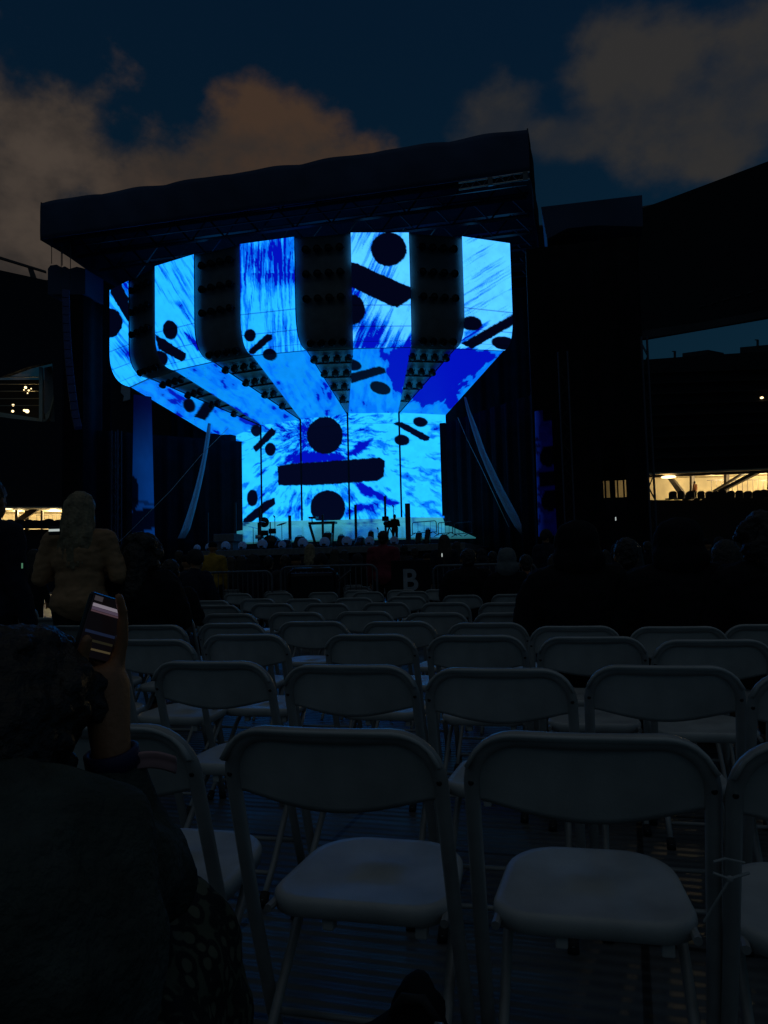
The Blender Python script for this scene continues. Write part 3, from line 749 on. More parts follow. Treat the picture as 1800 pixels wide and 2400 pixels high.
# masts with a metal face that catches the blue light
def mast(label, px0, px1, py0, py1, Y):
    a, b = atY(px0, py0, Y), atY(px1, py0, Y); z0 = 0.0; w = (b - a).length / 2; c = (a + b) / 2
    t = thing('truss_mast', label, 'mast', (c.x, c.y, 0), 0, 'upright masts of the scaffold')
    for sx in (-1, 1):
        for sy in (-1, 1):
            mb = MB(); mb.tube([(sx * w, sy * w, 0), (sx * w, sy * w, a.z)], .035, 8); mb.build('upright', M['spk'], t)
    mb = MB(); k = 0; z = .2
    while z < a.z - .5:
        s = 1 if k % 2 else -1
        mb.tube([(s * w, -w, z), (-s * w, -w, z + .5)], .018, 6); mb.tube([(s * w, w, z), (-s * w, w, z + .5)], .018, 6); mb.tube([(-w, s * w, z), (-w, -s * w, z + .5)], .018, 6); mb.tube([(w, s * w, z), (w, -s * w, z + .5)], .018, 6); z += .5; k += 1
    mb.build('lacing', M['blackmetal'], t)
mast('square truss mast right of the stage before the right black wing', 1308, 1330, 828, 1240, 33.6)
mast('square truss mast left of the stage before the left black wing', 266, 280, 1010, 1260, 34.0)
mast('square truss mast at the far right edge of the right black wing', 1503, 1516, 790, 1240, 33.9)
# loudspeaker line arrays
def line_array(label, path, Y, wpx, n):
    pts = [atY(px, py, Y) for px, py in path]
    t = thing('line_array', label, 'loudspeakers', pts[0])
    o_ = pts[0]
    L = [0]
    for a, b in zip(pts[:-1], pts[1:]): L.append(L[-1] + (b - a).length)
    def at_(s):
        for i in range(len(pts) - 1):
            if s <= L[i + 1] or i == len(pts) - 2: return pts[i].lerp(pts[i + 1], (s - L[i]) / (L[i + 1] - L[i]))
    for k in range(n):
        a = at_(L[-1] * k / n) - o_; b = at_(L[-1] * (k + .93) / n) - o_
        d = (b - a); w = wpx / FPX * Y
        up = d.normalized(); fw = Vector((.75, -1, 0)).normalized(); fw = (fw - up * fw.dot(up)).normalized(); rt_ = up.cross(fw)
        mb = MB(); c = (a + b) / 2; mt = Matrix((rt_, fw, up)).transposed().to_4x4(); mt.translation = c; h = d.length / 2
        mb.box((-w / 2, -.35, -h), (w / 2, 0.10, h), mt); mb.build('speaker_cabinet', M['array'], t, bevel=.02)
    for dx in (-.25, .25):
        mb = MB(); mb.tube([Vector((dx, 0, 0)), Vector((dx, 0, 2.2))], .02, 6); mb.build('chain', M['blackmetal'], t)
line_array('curved hanging column of loudspeaker cabinets left of the screen', [(154, 680), (156, 760), (160, 830), (167, 900), (176, 970), (184, 1003)], 32.0, 19, 16)
# chain hoists and cable up at the left corner
for px, y0, y1, wd in ((121, 566, 618, 'nearer the canopy corner'), (146, 583, 622, 'further from the canopy corner')):
    mb = MB(); a, b = atY(px, y0, 34.5), atY(px, y1, 34.5); mb.tube([a, b], .02, 6); mb.ell(a.lerp(b, .15), (.07, .07, .14), 8, 6)
    tag(mb.build('chain_hoist', M['blackmetal'], None), 'dark chain hoist hanging under the left canopy, the one ' + wd, 'hoist')

# ------------------------------------------------------------------ things on the stage
def ondeck(px, py, Y): return atY(px, py, Y)
for k, (px, py, r_) in enumerate([(462, 1280, 9), (490, 1279, 10), (529, 1278, 12), (568, 1279, 11), (615, 1275, 13), (661, 1271, 10), (710, 1272, 13), (761, 1271, 13), (813, 1268, 13), (866, 1267, 12), (924, 1264, 11)]):
    c = atY(px, py, YD + .45); R_ = r_ / FPX * 31.4; c.z = fz
    t = thing('footlight', f'{ORD[k+1]} white domed footlight cover from the left along the stage edge', 'footlight', c, 0, 'domed footlight covers along the stage edge')
    mb = MB(); mb.ell((0, 0, R_ * .95), (R_, R_, R_ * 1.02), 16, 10); 
    mb.build('cover', M['white_cloth'], t, True); mb = MB(); mb.box((-R_ * .7, -R_ * .7, .0), (R_ * .7, R_ * .7, R_ * .3)); mb.build('base', M['blackmetal'], t, bevel=.02)
    mb = MB(); mb.box((-R_ * .35, -R_ * 1.0, R_ * .30), (R_ * .45, -R_ * .6, R_ * .75)); mb.build('shade_patch', M['lamp'], t, bevel=.05)  # dark box imitates the shading low on the dome's front
PL = [(551, 1178, 5.5, 'left end'), (609, 1192, 5.5, 'behind the drum kit'), (679, 1208, 6.5, 'between drum kit and piano stand'), (756, 1206, 5, 'at the piano stand'), (833, 1183, 5.5, 'right of the piano stand'), (902, 1163, 5, 'beside the camera operator'), (955, 1180, 11, 'right of the camera operator'), (487, 1202, 3.5, 'far left in the dark wing')]
for px, py, w, wh in PL:
    a = atY(px, py, YD + 2.2); hw = w / FPX * 33 / 2
    t = thing('light_post', 'slim dark upright light post on the stage, ' + wh, 'post', (a.x, a.y, fz), 0, 'upright posts on the stage')
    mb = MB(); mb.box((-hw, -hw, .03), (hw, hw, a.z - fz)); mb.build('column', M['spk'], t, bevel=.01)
    mb = MB(); mb.box((-hw * 2.2, -hw * 2.2, 0), (hw * 2.2, hw * 2.2, .05)); mb.build('base', M['blackmetal'], t)
for k, (px, w) in enumerate([(668, 22), (699, 24), (765, 22), (842, 20), (797, 16), (867, 13), (650, 12), (980, 14), (1001, 12)]):
    c = atY(px, 1262, YD + 1.2); hw = w / FPX * 32 / 2; zt = .42 + .12 * (k % 3)
    t = thing('stage_monitor', f'black wedge monitor on the stage, {ORD[1 + sorted([668,699,765,842,797,867,650,980,1001]).index(px)]} of its row from the left', 'monitor', (c.x, c.y, fz), 0, 'wedge monitors on the stage')
    mb = MB(); mb.prism([(-hw, -.2, 0), (-hw, .35, 0), (-hw, .35, zt), (-hw, .1, zt), (-hw, -.2, .15)], (2 * hw, 0, 0)); mb.build('cabinet', M['lamp'], t, bevel=.07)
    mb = MB(); mb.tube([(-hw * .5, .2, zt - .02), (-hw * .45, .2, zt + .03), (hw * .45, .2, zt + .03), (hw * .5, .2, zt - .02)], .014, 6); mb.build('handle', M['blackmetal'], t)
# drum kit
c = atY(622, 1272, YD + 2.0); t = thing('drum_kit', 'small drum kit standing on the stage left of the piano stand', 'drums', (c.x, c.y, fz))
def cyl(mb, c, r_, h, ax='z', n=20):
    d = Vector((0, 0, h)) if ax == 'z' else Vector((0, h, 0)); mb.tube([Vector(c) - d / 2, Vector(c) + d / 2], r_, n)
mb = MB(); cyl(mb, (.28, 0, .34), .33, .42, 'y'); mb.build('bass_drum', M['lamp'], t, True)
for x, z in ((-.05, .78), (.32, .85)):
    mb = MB(); cyl(mb, (x, .05, z), .17, .22); mb.build('tom', M['lamp'], t, True)
mb = MB(); cyl(mb, (-.35, .2, .62), .2, .16); mb.build('snare', M['alu'], t, True)
for x, z, tl in ((-.62, 1.05, .3), (.75, 1.15, -.3), (-.25, 1.3, .2)):
    mb = MB(); R_ = Matrix.Rotation(tl, 3, 'Y'); mb.ell((x, .1, z), (.24, .24, .012), 18, 6, R_); mb.build('cymbal', M['alu'], t, True)
    mb = MB(); mb.tube([(x, .1, 0.02), (x, .1, z)], .015, 6); mb.build('cymbal_stand', M['blackmetal'], t)
# round gong-like drum behind
c = atY(619, 1224, YD + 3.2); t = thing('gong', 'round dark gong on its stand behind the drum kit', 'gong', (c.x, c.y, fz))
mb = MB(); cyl(mb, (0, 0, c.z - fz), 13 / FPX * 34, .06, 'y', 26); mb.build('disc', M['lamp'], t, True)
mb = MB(); mb.tube([(-.3, 0, 0.02), (-.3, 0, c.z - fz)], .03, 8); mb.tube([(.3, 0, .02), (.3, 0, c.z - fz)], .03, 8); mb.build('stand', M['blackmetal'], t)
# piano stand: slanted board on trestle legs
c = atY(757, 1270, YD + 3.0); t = thing('keyboard_stand', 'dark keyboard on a trestle stand in the centre of the stage', 'keyboard', (c.x, c.y, fz))
zt = atY(757, 1226, YD + 3.0).z - fz; w = 34 / FPX * 34
mb = MB(); mb.box((-w, -.2, zt - .05), (w, .25, zt + .06)); mb.build('keyboard', M['lamp'], t, bevel=.02)
mb = MB(); mb.box((-w * .97, -.22, zt + .22), (-w * .4, .2, zt + .30)); mb.tube([(-w * .8, 0, zt + .05), (-w * .8, 0, zt + .25)], .03, 6); mb.build('controller', M['lamp'], t, bevel=.02)
for x0, x1 in ((-.62, -.3), (.5, .42)):
    mb = MB(); mb.bar((x0, 0, zt - .05), (x1, 0, .01), .09); mb.build('leg', M['blackmetal'], t)
mb = MB(); mb.bar((-.35, 0, .2), (.44, 0, .2), .05); mb.build('stretcher', M['blackmetal'], t)
# microphone stands
for px, py, wh in ((644, 1212, 'beside the drums'), (922, 1188, 'behind the camera operator'), (886, 1240, 'left of the camera operator')):
    a = atY(px, py, YD + 2.6); t = thing('microphone_stand', 'thin microphone stand on the stage ' + wh, 'mic stand', (a.x, a.y, fz), 0, 'microphone stands')
    mb = MB(); mb.tube([(0, 0, .02), (0, 0, a.z - fz)], .016, 6); mb.build('pole', M['blackmetal'], t)
    mb = MB(); mb.cap((0, -.02, a.z - fz), (0, -.12, a.z - fz + .05), .035, .03, 8); mb.build('microphone', M['lamp'], t, True)
    mb = MB(); mb.ell((0, 0, .02), (.16, .16, .02), 14, 6); mb.build('base', M['blackmetal'], t, True)
# low grey riser left of the drums
a = atY(500, 1252, YD + 1.5); b = atY(548, 1270, YD + 1.5)
mb = MB(); mb.box((a.x, a.y, a.z - .35), (b.x, a.y + 1.0, a.z)); mb.box((a.x + .1, a.y + .1, fz), (b.x - .1, a.y + .9, a.z - .35))
tag(mb.build('riser', M['grey'], None, bevel=.02), 'low grey riser on the left of the stage', 'riser')
# crowd railing on the ramp
def railing(name, label, a, b, h, material, group, nbar=14, bars=True, foot=True):
    """one crowd barrier from ground point a to b"""
    a = Vector(a); b = Vector(b); L = (b - a).length; rz = atan2(b.y - a.y, b.x - a.x)
    t = thing(name, label, 'barrier', a, rz, group); r_ = .12
    path = []
    for k in range(7): th = pi - pi / 2 * k / 6; path.append((.02 + r_ + r_ * cos(th), 0, h - r_ + r_ * sin(th)))
    for k in range(7): th = pi / 2 - pi / 2 * k / 6; path.append((L - .02 - r_ + r_ * cos(th), 0, h - r_ + r_ * sin(th)))
    mb = MB(); mb.tube([(.02, 0, .12)] + path + [(L - .02, 0, .12)], .019, 8); mb.tube([(.02, 0, .16), (L - .02, 0, .16)], .016, 8); mb.build('frame', material, t)
    if bars:
        mb = MB()
        for k in range(1, nbar): mb.tube([(L * k / nbar, 0, .16), (L * k / nbar, 0, h - .01)], .008, 6)
        tag(mb.build('infill_bars', material, t))
    if foot:
        for x in (L * .15, L * .85):
            mb = MB(); mb.tube([(x, -.35, .02), (x, 0, .17), (x, .35, .02)], .018, 8); mb.build('foot', material, t)
    return t
for k, (p, q) in enumerate((((966, 1258), (1024, 1263)), ((1027, 1259), (1062, 1264)), ((1066, 1260), (1108, 1266)))):
    A = atY(*p, 36.0); B = atY(*q, 35.2); railing('stage_railing', f'thin dark railing on the ramp at stage right, {ORD[k+1]} of three', A, B, .66, M['blackmetal'], 'railings on the ramp', 4)
# ------------------------------------------------------------------ stadium stands
def gd(px, D): p = atD(px, 1335, D); return Vector((p.x, p.y, 0))
def slab(mb, A, B, quad, depth, base, off=0.0, rise=0.0):
    """photo outline laid on the vertical plane through A, B and given real depth away from the viewer"""
    n = Vector((B.y - A.y, A.x - B.x, 0)).normalized()
    if n.dot(HDIR) < 0: n = -n
    mb.prism([atV(px, py, A, B) + n * off - base for px, py in quad], n * depth + Vector((0, 0, rise)))
WARM = (1.0, .78, .40)
M['lit'] = mat('lamp_glow', (.8, .7, .5), .5, emit=(1, .74, .36), estr=3.0)
M['winlit'] = mat('faint_light', (.5, .4, .3), .5, emit=(1, .72, .38), estr=1.2)
def pl(name, p, e, parent, r=.3):
    L = bpy.data.lights.new(name, 'POINT'); L.energy = e; L.color = WARM; L.shadow_soft_size = r
    o = bpy.data.objects.new(name, L); COL.objects.link(o); o.location = p; o.parent = parent; return o
# right stand
A, B = gd(1405, 72), gd(1950, 54); base = A.copy(); n_ = Vector((B.y - A.y, A.x - B.x, 0)).normalized(); n_ = n_ if n_.dot(HDIR) > 0 else -n_
st = thing('stadium_stand', 'dark stadium stand with a sweeping roof and a lit concourse on the right', 'stand', base, 0, 'stadium stands')
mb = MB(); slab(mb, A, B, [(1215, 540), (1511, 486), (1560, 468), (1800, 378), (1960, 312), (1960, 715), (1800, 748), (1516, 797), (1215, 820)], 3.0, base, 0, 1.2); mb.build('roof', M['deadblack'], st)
mb = MB(); slab(mb, A, B, [(1500, 778), (1660, 755), (1800, 729), (1960, 700), (1960, 712), (1800, 745), (1660, 772), (1500, 797)], .3, base, -.35); mb.build('roof_edge', M['concrete'], st)
mb = MB()
for k in range(7): slab(mb, A, B, [(1640 + k * 28, 718 - k * 8), (1655 + k * 28, 714 - k * 8), (1655 + k * 28, 717 - k * 8), (1640 + k * 28, 721 - k * 8)], .1, base, -.12)
mb.build('roof_strut', M['concrete'], st)
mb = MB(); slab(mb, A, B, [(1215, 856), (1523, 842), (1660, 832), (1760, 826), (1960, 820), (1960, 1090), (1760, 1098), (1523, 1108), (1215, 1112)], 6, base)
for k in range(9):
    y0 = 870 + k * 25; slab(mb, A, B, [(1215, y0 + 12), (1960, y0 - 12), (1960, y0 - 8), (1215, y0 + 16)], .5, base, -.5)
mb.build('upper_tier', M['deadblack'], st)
mb = MB(); slab(mb, A, B, [(1725, 812), (1790, 806), (1790, 824), (1725, 828)], 2, base, .5); slab(mb, A, B, [(1590, 826), (1650, 818), (1650, 830), (1590, 836)], 2, base, .5); mb.build('roof_cabin', M['concrete'], st)
for px, y0, y1 in ((1576, 822, 842), (1770, 795, 815)):
    mb = MB(); slab(mb, A, B, [(px - 1, y0), (px + 1, y0), (px + 1, y1), (px - 1, y1)], .2, base, .2); slab(mb, A, B, [(px - 3, y0), (px + 3, y0), (px + 3, y0 + 2), (px - 3, y0 + 2)], .2, base, .1); mb.build('light_mast', M['steel'], st)
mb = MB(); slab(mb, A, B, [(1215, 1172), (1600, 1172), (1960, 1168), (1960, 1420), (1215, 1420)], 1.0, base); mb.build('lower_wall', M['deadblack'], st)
# concourse box
mb = MB(); slab(mb, A, B, [(1215, 1095), (1960, 1080), (1960, 1300), (1215, 1300)], .3, base, 7.0); mb.build('concourse_wall', M['wall'], st)
mb = MB(); slab(mb, A, B, [(1215, 1112), (1523, 1108), (1760, 1098), (1960, 1090), (1960, 1094), (1760, 1102), (1523, 1112), (1215, 1116)], 7, base, 0.05); mb.build('concourse_ceiling', M['wall'], st)
for px, w in ((1560, 5), (1640, 6), (1742, 7), (1830, 7)):
    mb = MB(); slab(mb, A, B, [(px - w / 2, 1098), (px + w / 2, 1098), (px + w / 2, 1200), (px - w / 2, 1200)], .4, base, 3.2); mb.build('column', M['steel'], st)
mb = MB(); slab(mb, A, B, [(1655, 1150), (1668, 1150), (1770, 1098), (1752, 1098)], .4, base, 1.2); mb.build('brace', M['steel'], st)
mb = MB(); slab(mb, A, B, [(1625, 1150), (1632, 1150), (1712, 1100), (1704, 1100)], .3, base, 2.2); mb.build('brace', M['steel'], st)
mb = MB(); slab(mb, A, B, [(1535, 1120), (1546, 1120), (1586, 1170), (1570, 1172)], .3, base, 1.6); mb.build('brace', M['steel'], st)
mb = MB(); slab(mb, A, B, [(1770, 1142), (1790, 1142), (1830, 1105), (1812, 1105)], .3, base, 1.4); mb.build('brace', M['steel'], st)
mb = MB(); slab(mb, A, B, [(1758, 1117), (1790, 1117), (1790, 1137), (1758, 1137)], .1, base, 6.8); mb.build('kiosk_window', M['steel'], st)
mb = MB(); c = atV(1552, 1117, A, B) + n_ * .8 - base; mb.ell(c, (.62, .62, .12), 18, 7); mb.build('ceiling_lamp', M['lit'], st, True)
mb = MB()
for k in range(12): slab(mb, A, B, [(1585 + k * 12, 1121), (1586 + k * 12, 1121), (1586 + k * 12, 1160), (1585 + k * 12, 1160)], .04, base, 4.5)
for k in range(3): slab(mb, A, B, [(1575 + k * 62, 1120), (1633 + k * 62, 1118), (1633 + k * 62, 1120), (1575 + k * 62, 1122)], .04, base, 4.5)
mb.build('concourse_fence', M['steel'], st)
mb = MB(); slab(mb, A, B, [(1835, 1085), (1960, 1075), (1960, 1300), (1835, 1300)], 6, base, .02); mb.build('light_block', M['deadblack'], st)  # added beyond view to keep concourse light off the floor
for px, e in ((1425, 300), (1500, 320), (1600, 520), (1700, 620), (1800, 620)):
    pl('concourse_light', atV(px, 1118, A, B) + n_ * 3.6 - base, e, st)
mb = MB(); c = atV(1797, 934, A, B) - n_ * .6 - base; mb.ell(c, (.12, .1, .08), 10, 6); mb.build('exit_lamp', M['lit'], st, True)
seat_mb = MB(); seat_mb.box((-.24, -.05, -.1), (.24, .05, .48)); seat_mb.ell((0, 0, .48), (.24, .05, .15), 14, 8); seat_mb.box((-.24, -.5, -.12), (.24, -.04, .0)); seat_me = seat_mb.mesh('stadium_chair'); seat_me.materials.append(M['deadblack'])
def stand_seats(pxs, y, A, B, n_, side):
    for k, px in enumerate(pxs):
        o = bpy.data.objects.new('stadium_chair', seat_me); COL.objects.link(o); p = atV(px, y, A, B) - n_ * .35; o.location = p
        o.rotation_euler = (0, 0, atan2(B.y - A.y, B.x - A.x)); o.scale = (random.Random(k).uniform(1.25, 1.65), 1, random.Random(k + 9).uniform(.85, 1.05))
        md = o.modifiers.new('b', 'BEVEL'); md.width = .08; md.segments = 2
        tag(o, f'dark stadium seat silhouetted against the {side} lit concourse, {ORD[k+1]} from the left', 'stadium seat', 'stadium seats before the lit concourse')
stand_seats([1584, 1603, 1625, 1650, 1669, 1684, 1700, 1720, 1740, 1760, 1782, 1797], 1168, A, B, n_, 'right')
mb = MB(); slab(mb, A, B, [(1215, 1174), (1600, 1173), (1960, 1169), (1960, 1172), (1600, 1176), (1215, 1177)], 7, base, .1); mb.build('concourse_floor', M['concrete'], st)
mb = MB(); slab(mb, A, B, [(1215, 1117), (1523, 1112), (1760, 1102), (1960, 1094), (1960, 1100), (1760, 1108), (1523, 1117), (1215, 1122)], .3, base, 1.0); mb.build('concourse_beam', M['steel'], st)
RS = (A.copy(), B.copy(), n_.copy())
# left stand
A, B = gd(-220, 60), gd(640, 66); base = gd(100, 62); n_ = Vector((B.y - A.y, A.x - B.x, 0)).normalized(); n_ = n_ if n_.dot(HDIR) > 0 else -n_
st = thing('stadium_stand', 'dark stadium stand with a glazed stair and lit concourse on the left', 'stand', base, 0, 'stadium stands')
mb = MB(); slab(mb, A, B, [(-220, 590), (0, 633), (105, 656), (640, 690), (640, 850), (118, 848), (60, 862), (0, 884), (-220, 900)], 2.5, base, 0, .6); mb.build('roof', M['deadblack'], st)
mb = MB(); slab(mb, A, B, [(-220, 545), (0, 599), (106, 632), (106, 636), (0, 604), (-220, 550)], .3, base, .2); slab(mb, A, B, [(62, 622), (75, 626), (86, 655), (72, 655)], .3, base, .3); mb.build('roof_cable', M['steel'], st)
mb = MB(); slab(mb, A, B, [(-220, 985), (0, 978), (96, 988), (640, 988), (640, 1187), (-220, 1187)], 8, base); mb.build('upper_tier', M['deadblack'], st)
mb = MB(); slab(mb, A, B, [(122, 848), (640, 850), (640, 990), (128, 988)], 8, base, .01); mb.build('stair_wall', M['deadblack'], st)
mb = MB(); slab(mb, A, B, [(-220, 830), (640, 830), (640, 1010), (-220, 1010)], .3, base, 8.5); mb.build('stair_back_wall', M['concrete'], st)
mb = MB(); slab(mb, A, B, [(85, 853), (93, 853), (93, 988), (85, 988)], .5, base, 1.0); mb.build('stair_column', M['wall'], st)
M['glass'] = mat('pale_panel', (.34, .35, .33), .4, var=.1)
mb = MB(); slab(mb, A, B, [(94, 850), (112, 846), (119, 900), (122, 985), (112, 985), (100, 960), (94, 960)], .1, base, 1.6); mb.build('glazed_panel', M['glass'], st)
mb = MB(); slab(mb, A, B, [(286, 906), (306, 912), (306, 938), (289, 943), (292, 930), (284, 922)], .2, base, -.4); mb.build('glazed_panel', M['glass'], st)
mb = MB()
for y in (868, 885, 902, 920, 937): slab(mb, A, B, [(-220, y + 1), (88, y), (88, y + 1.5), (-220, y + 2.5)], .1, base, 2.0)
slab(mb, A, B, [(-30, 955), (98, 975), (98, 984), (-30, 966)], .2, base, 1.4); slab(mb, A, B, [(98, 965), (108, 955), (122, 905), (122, 920), (108, 972), (100, 980)], .2, base, 1.2)
mb.build('stair_rail', M['wall'], st)
for px, py, r_ in ((33, 881, .11), (41, 889, .09), (47, 884, .05), (38, 895, .05), (29, 887, .05), (37, 940, .16), (30, 938, .10), (2, 925, .10), (1, 940, .10)):
    mb = MB(); mb.ell(atV(px, py, A, B) + n_ * 4 - base, (r_, r_, r_), 10, 6); mb.build('stair_lamp', M['lit'], st, True)
pl('stair_light', atV(60, 905, A, B) + n_ * 2.2 - base, 14, st)
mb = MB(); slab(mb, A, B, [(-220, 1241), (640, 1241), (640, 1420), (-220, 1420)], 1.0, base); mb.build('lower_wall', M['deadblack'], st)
mb = MB(); slab(mb, A, B, [(-220, 1170), (640, 1170), (640, 1320), (-220, 1320)], .3, base, 6.0); mb.build('concourse_wall', M['wall'], st)
mb = MB(); slab(mb, A, B, [(-220, 1186), (640, 1188), (640, 1192), (-220, 1190)], 6, base, .05); mb.build('concourse_ceiling', M['wall'], st)
for px, w in ((20, 6), (82, 5), (305, 8), (333, 9), (398, 4), (45, 8)):
    mb = MB(); slab(mb, A, B, [(px - w / 2, 1188), (px + w / 2, 1188), (px + w / 2, 1290), (px - w / 2, 1290)], .4, base, 2.5); mb.build('column', M['steel'], st)
mb = MB(); slab(mb, A, B, [(0, 1232), (14, 1236), (82, 1190), (60, 1190)], .4, base, 1.5); mb.build('brace', M['steel'], st)
mb = MB(); slab(mb, A, B, [(132, 1216), (138, 1219), (160, 1196), (152, 1194)], .3, base, 3.5); mb.build('brace', M['steel'], st)
mb = MB(); slab(mb, A, B, [(282, 1206), (300, 1187), (282, 1187)], .3, base, .3); mb.build('brace', M['steel'], st)
mb = MB(); c = atV(10, 1189.5, A, B) + n_ * .8 - base; mb.ell(c, (.5, .5, .10), 18, 7); mb.build('ceiling_lamp', M['lit'], st, True)
mb = MB()
for k in range(10): slab(mb, A, B, [(60 + k * 10, 1199), (60.7 + k * 10, 1199), (60.7 + k * 10, 1222), (60 + k * 10, 1222)], .04, base, 4.0)
slab(mb, A, B, [(58, 1198), (156, 1198), (156, 1199), (58, 1199)], .04, base, 4.0)
c = atV(121, 1210, A, B) + n_ * 4.5 - base; mb.ell(c, (.28, .28, .10), 12, 6); mb.tube([c, c - Vector((0, 0, .7))], .04, 6)
mb.build('concourse_fence', M['steel'], st)
for px, e in ((-60, 220), (20, 260), (110, 420), (180, 250), (310, 420), (400, 360)):
    pl('concourse_light', atV(px, 1196, A, B) + n_ * 3.0 - base, e, st)
stand_seats([6, 26, 48, 71, 86, 101, 117, 138], 1236, A, B, n_, 'left')

# ------------------------------------------------------------------ crowd barrier, sign, cart
gb = gd(433, 13.2); ge = gd(640, 12.6)
railing('crowd_barrier', 'grey steel crowd barrier standing behind the last row, left one of the pair', gb, ge, 1.12, M['barrier'], 'steel crowd barriers', 18)
railing('crowd_barrier', 'grey steel crowd barrier standing behind the last row, beside the letter sign', gd(655, 12.8), gd(886, 12.5), 1.18, M['barrier'], 'steel crowd barriers', 18)
railing('crowd_barrier', 'grey steel crowd barrier standing right of the letter sign behind seated people', gd(1012, 12.6), gd(1260, 12.2), 1.14, M['barrier'], 'steel crowd barriers', 18)
P0, P1 = atD(918, 1390, 12.3), atD(1010, 1390, 12.3); T0 = atD(918, 1314, 12.3)
t = thing('letter_sign', 'black board sign with a large pale letter B', 'sign', (P0.x, P0.y, 0), atan2(P1.y - P0.y, P1.x - P0.x))
w = (P1 - P0).length
mb = MB(); mb.box((0, 0, .35), (w, .04, T0.z)); mb.build('board', M['signblack'], t, bevel=.01)
for x in (.06, w - .06):
    mb = MB(); mb.box((x - .02, .05, .0), (x + .02, .09, T0.z - .1)); mb.build('leg', M['blackmetal'], t)
cv = bpy.data.curves.new('letter', 'FONT'); cv.body = 'B'; cv.extrude = .004; cv.size = 1.0; cv.offset = .022
to = bpy.data.objects.new('letter', cv); COL.objects.link(to)
bpy.context.view_layer.update(); dg = bpy.context.evaluated_depsgraph_get()
lm = bpy.data.meshes.new_from_object(to.evaluated_get(dg)); bpy.data.objects.remove(to)
xs = [v.co.x for v in lm.vertices]; ys = [v.co.y for v in lm.vertices]
lx = (atD(981, 1350, 12.3) - atD(946, 1350, 12.3)).length; lz1 = atD(963, 1333, 12.3).z; lz0 = atD(963, 1385, 12.3).z
off = (atD(946, 1350, 12.3) - atD(918, 1350, 12.3)).length
for v in lm.vertices:
    x = (v.co.x - min(xs)) / (max(xs) - min(xs)) * lx + off; z = lz0 + (v.co.y - min(ys)) / (max(ys) - min(ys)) * (lz1 - lz0); v.co = Vector((x, -.006 - v.co.z * .5, z))
lm.materials.clear(); lm.materials.append(M['letter']); lo = bpy.data.objects.new('letter', lm); COL.objects.link(lo); lo.parent = t
a, b = atD(674, 1384, 11.9), atD(790, 1384, 11.9); zt = atD(730, 1334, 11.9).z
t = thing('equipment_case', 'black wheeled equipment case with a shiny rounded top edge before the barrier', 'case', (a.x, a.y, 0), atan2(b.y - a.y, b.x - a.x)); w = (b - a).length
mb = MB(); mb.box((0, 0, .30), (w, .5, zt - .05)); mb.build('body', M['lamp'], t, bevel=.05)
mb = MB(); mb.tube([(.0, 0, zt - .30), (.02, -.02, zt - .06), (.10, -.02, zt), (w - .10, -.02, zt), (w - .02, -.02, zt - .06), (w, 0, zt - .3)], .025, 8); mb.build('handle', M['gloss'], t, True)
mb = MB(); mb.tube([(w, 0, zt - .2), (w + .22, 0, zt - .03)], .02, 8); mb.build('side_handle', M['gloss'], t)
for x in (.15, w - .15):
    mb = MB(); mb.tube([(x, .02, .15), (x, .10, .15)], .14, 16); mb.build('wheel', M['rubber'], t)
    mb = MB(); mb.tube([(x, .40, .15), (x, .48, .15)], .14, 16); mb.build('wheel', M['rubber'], t)

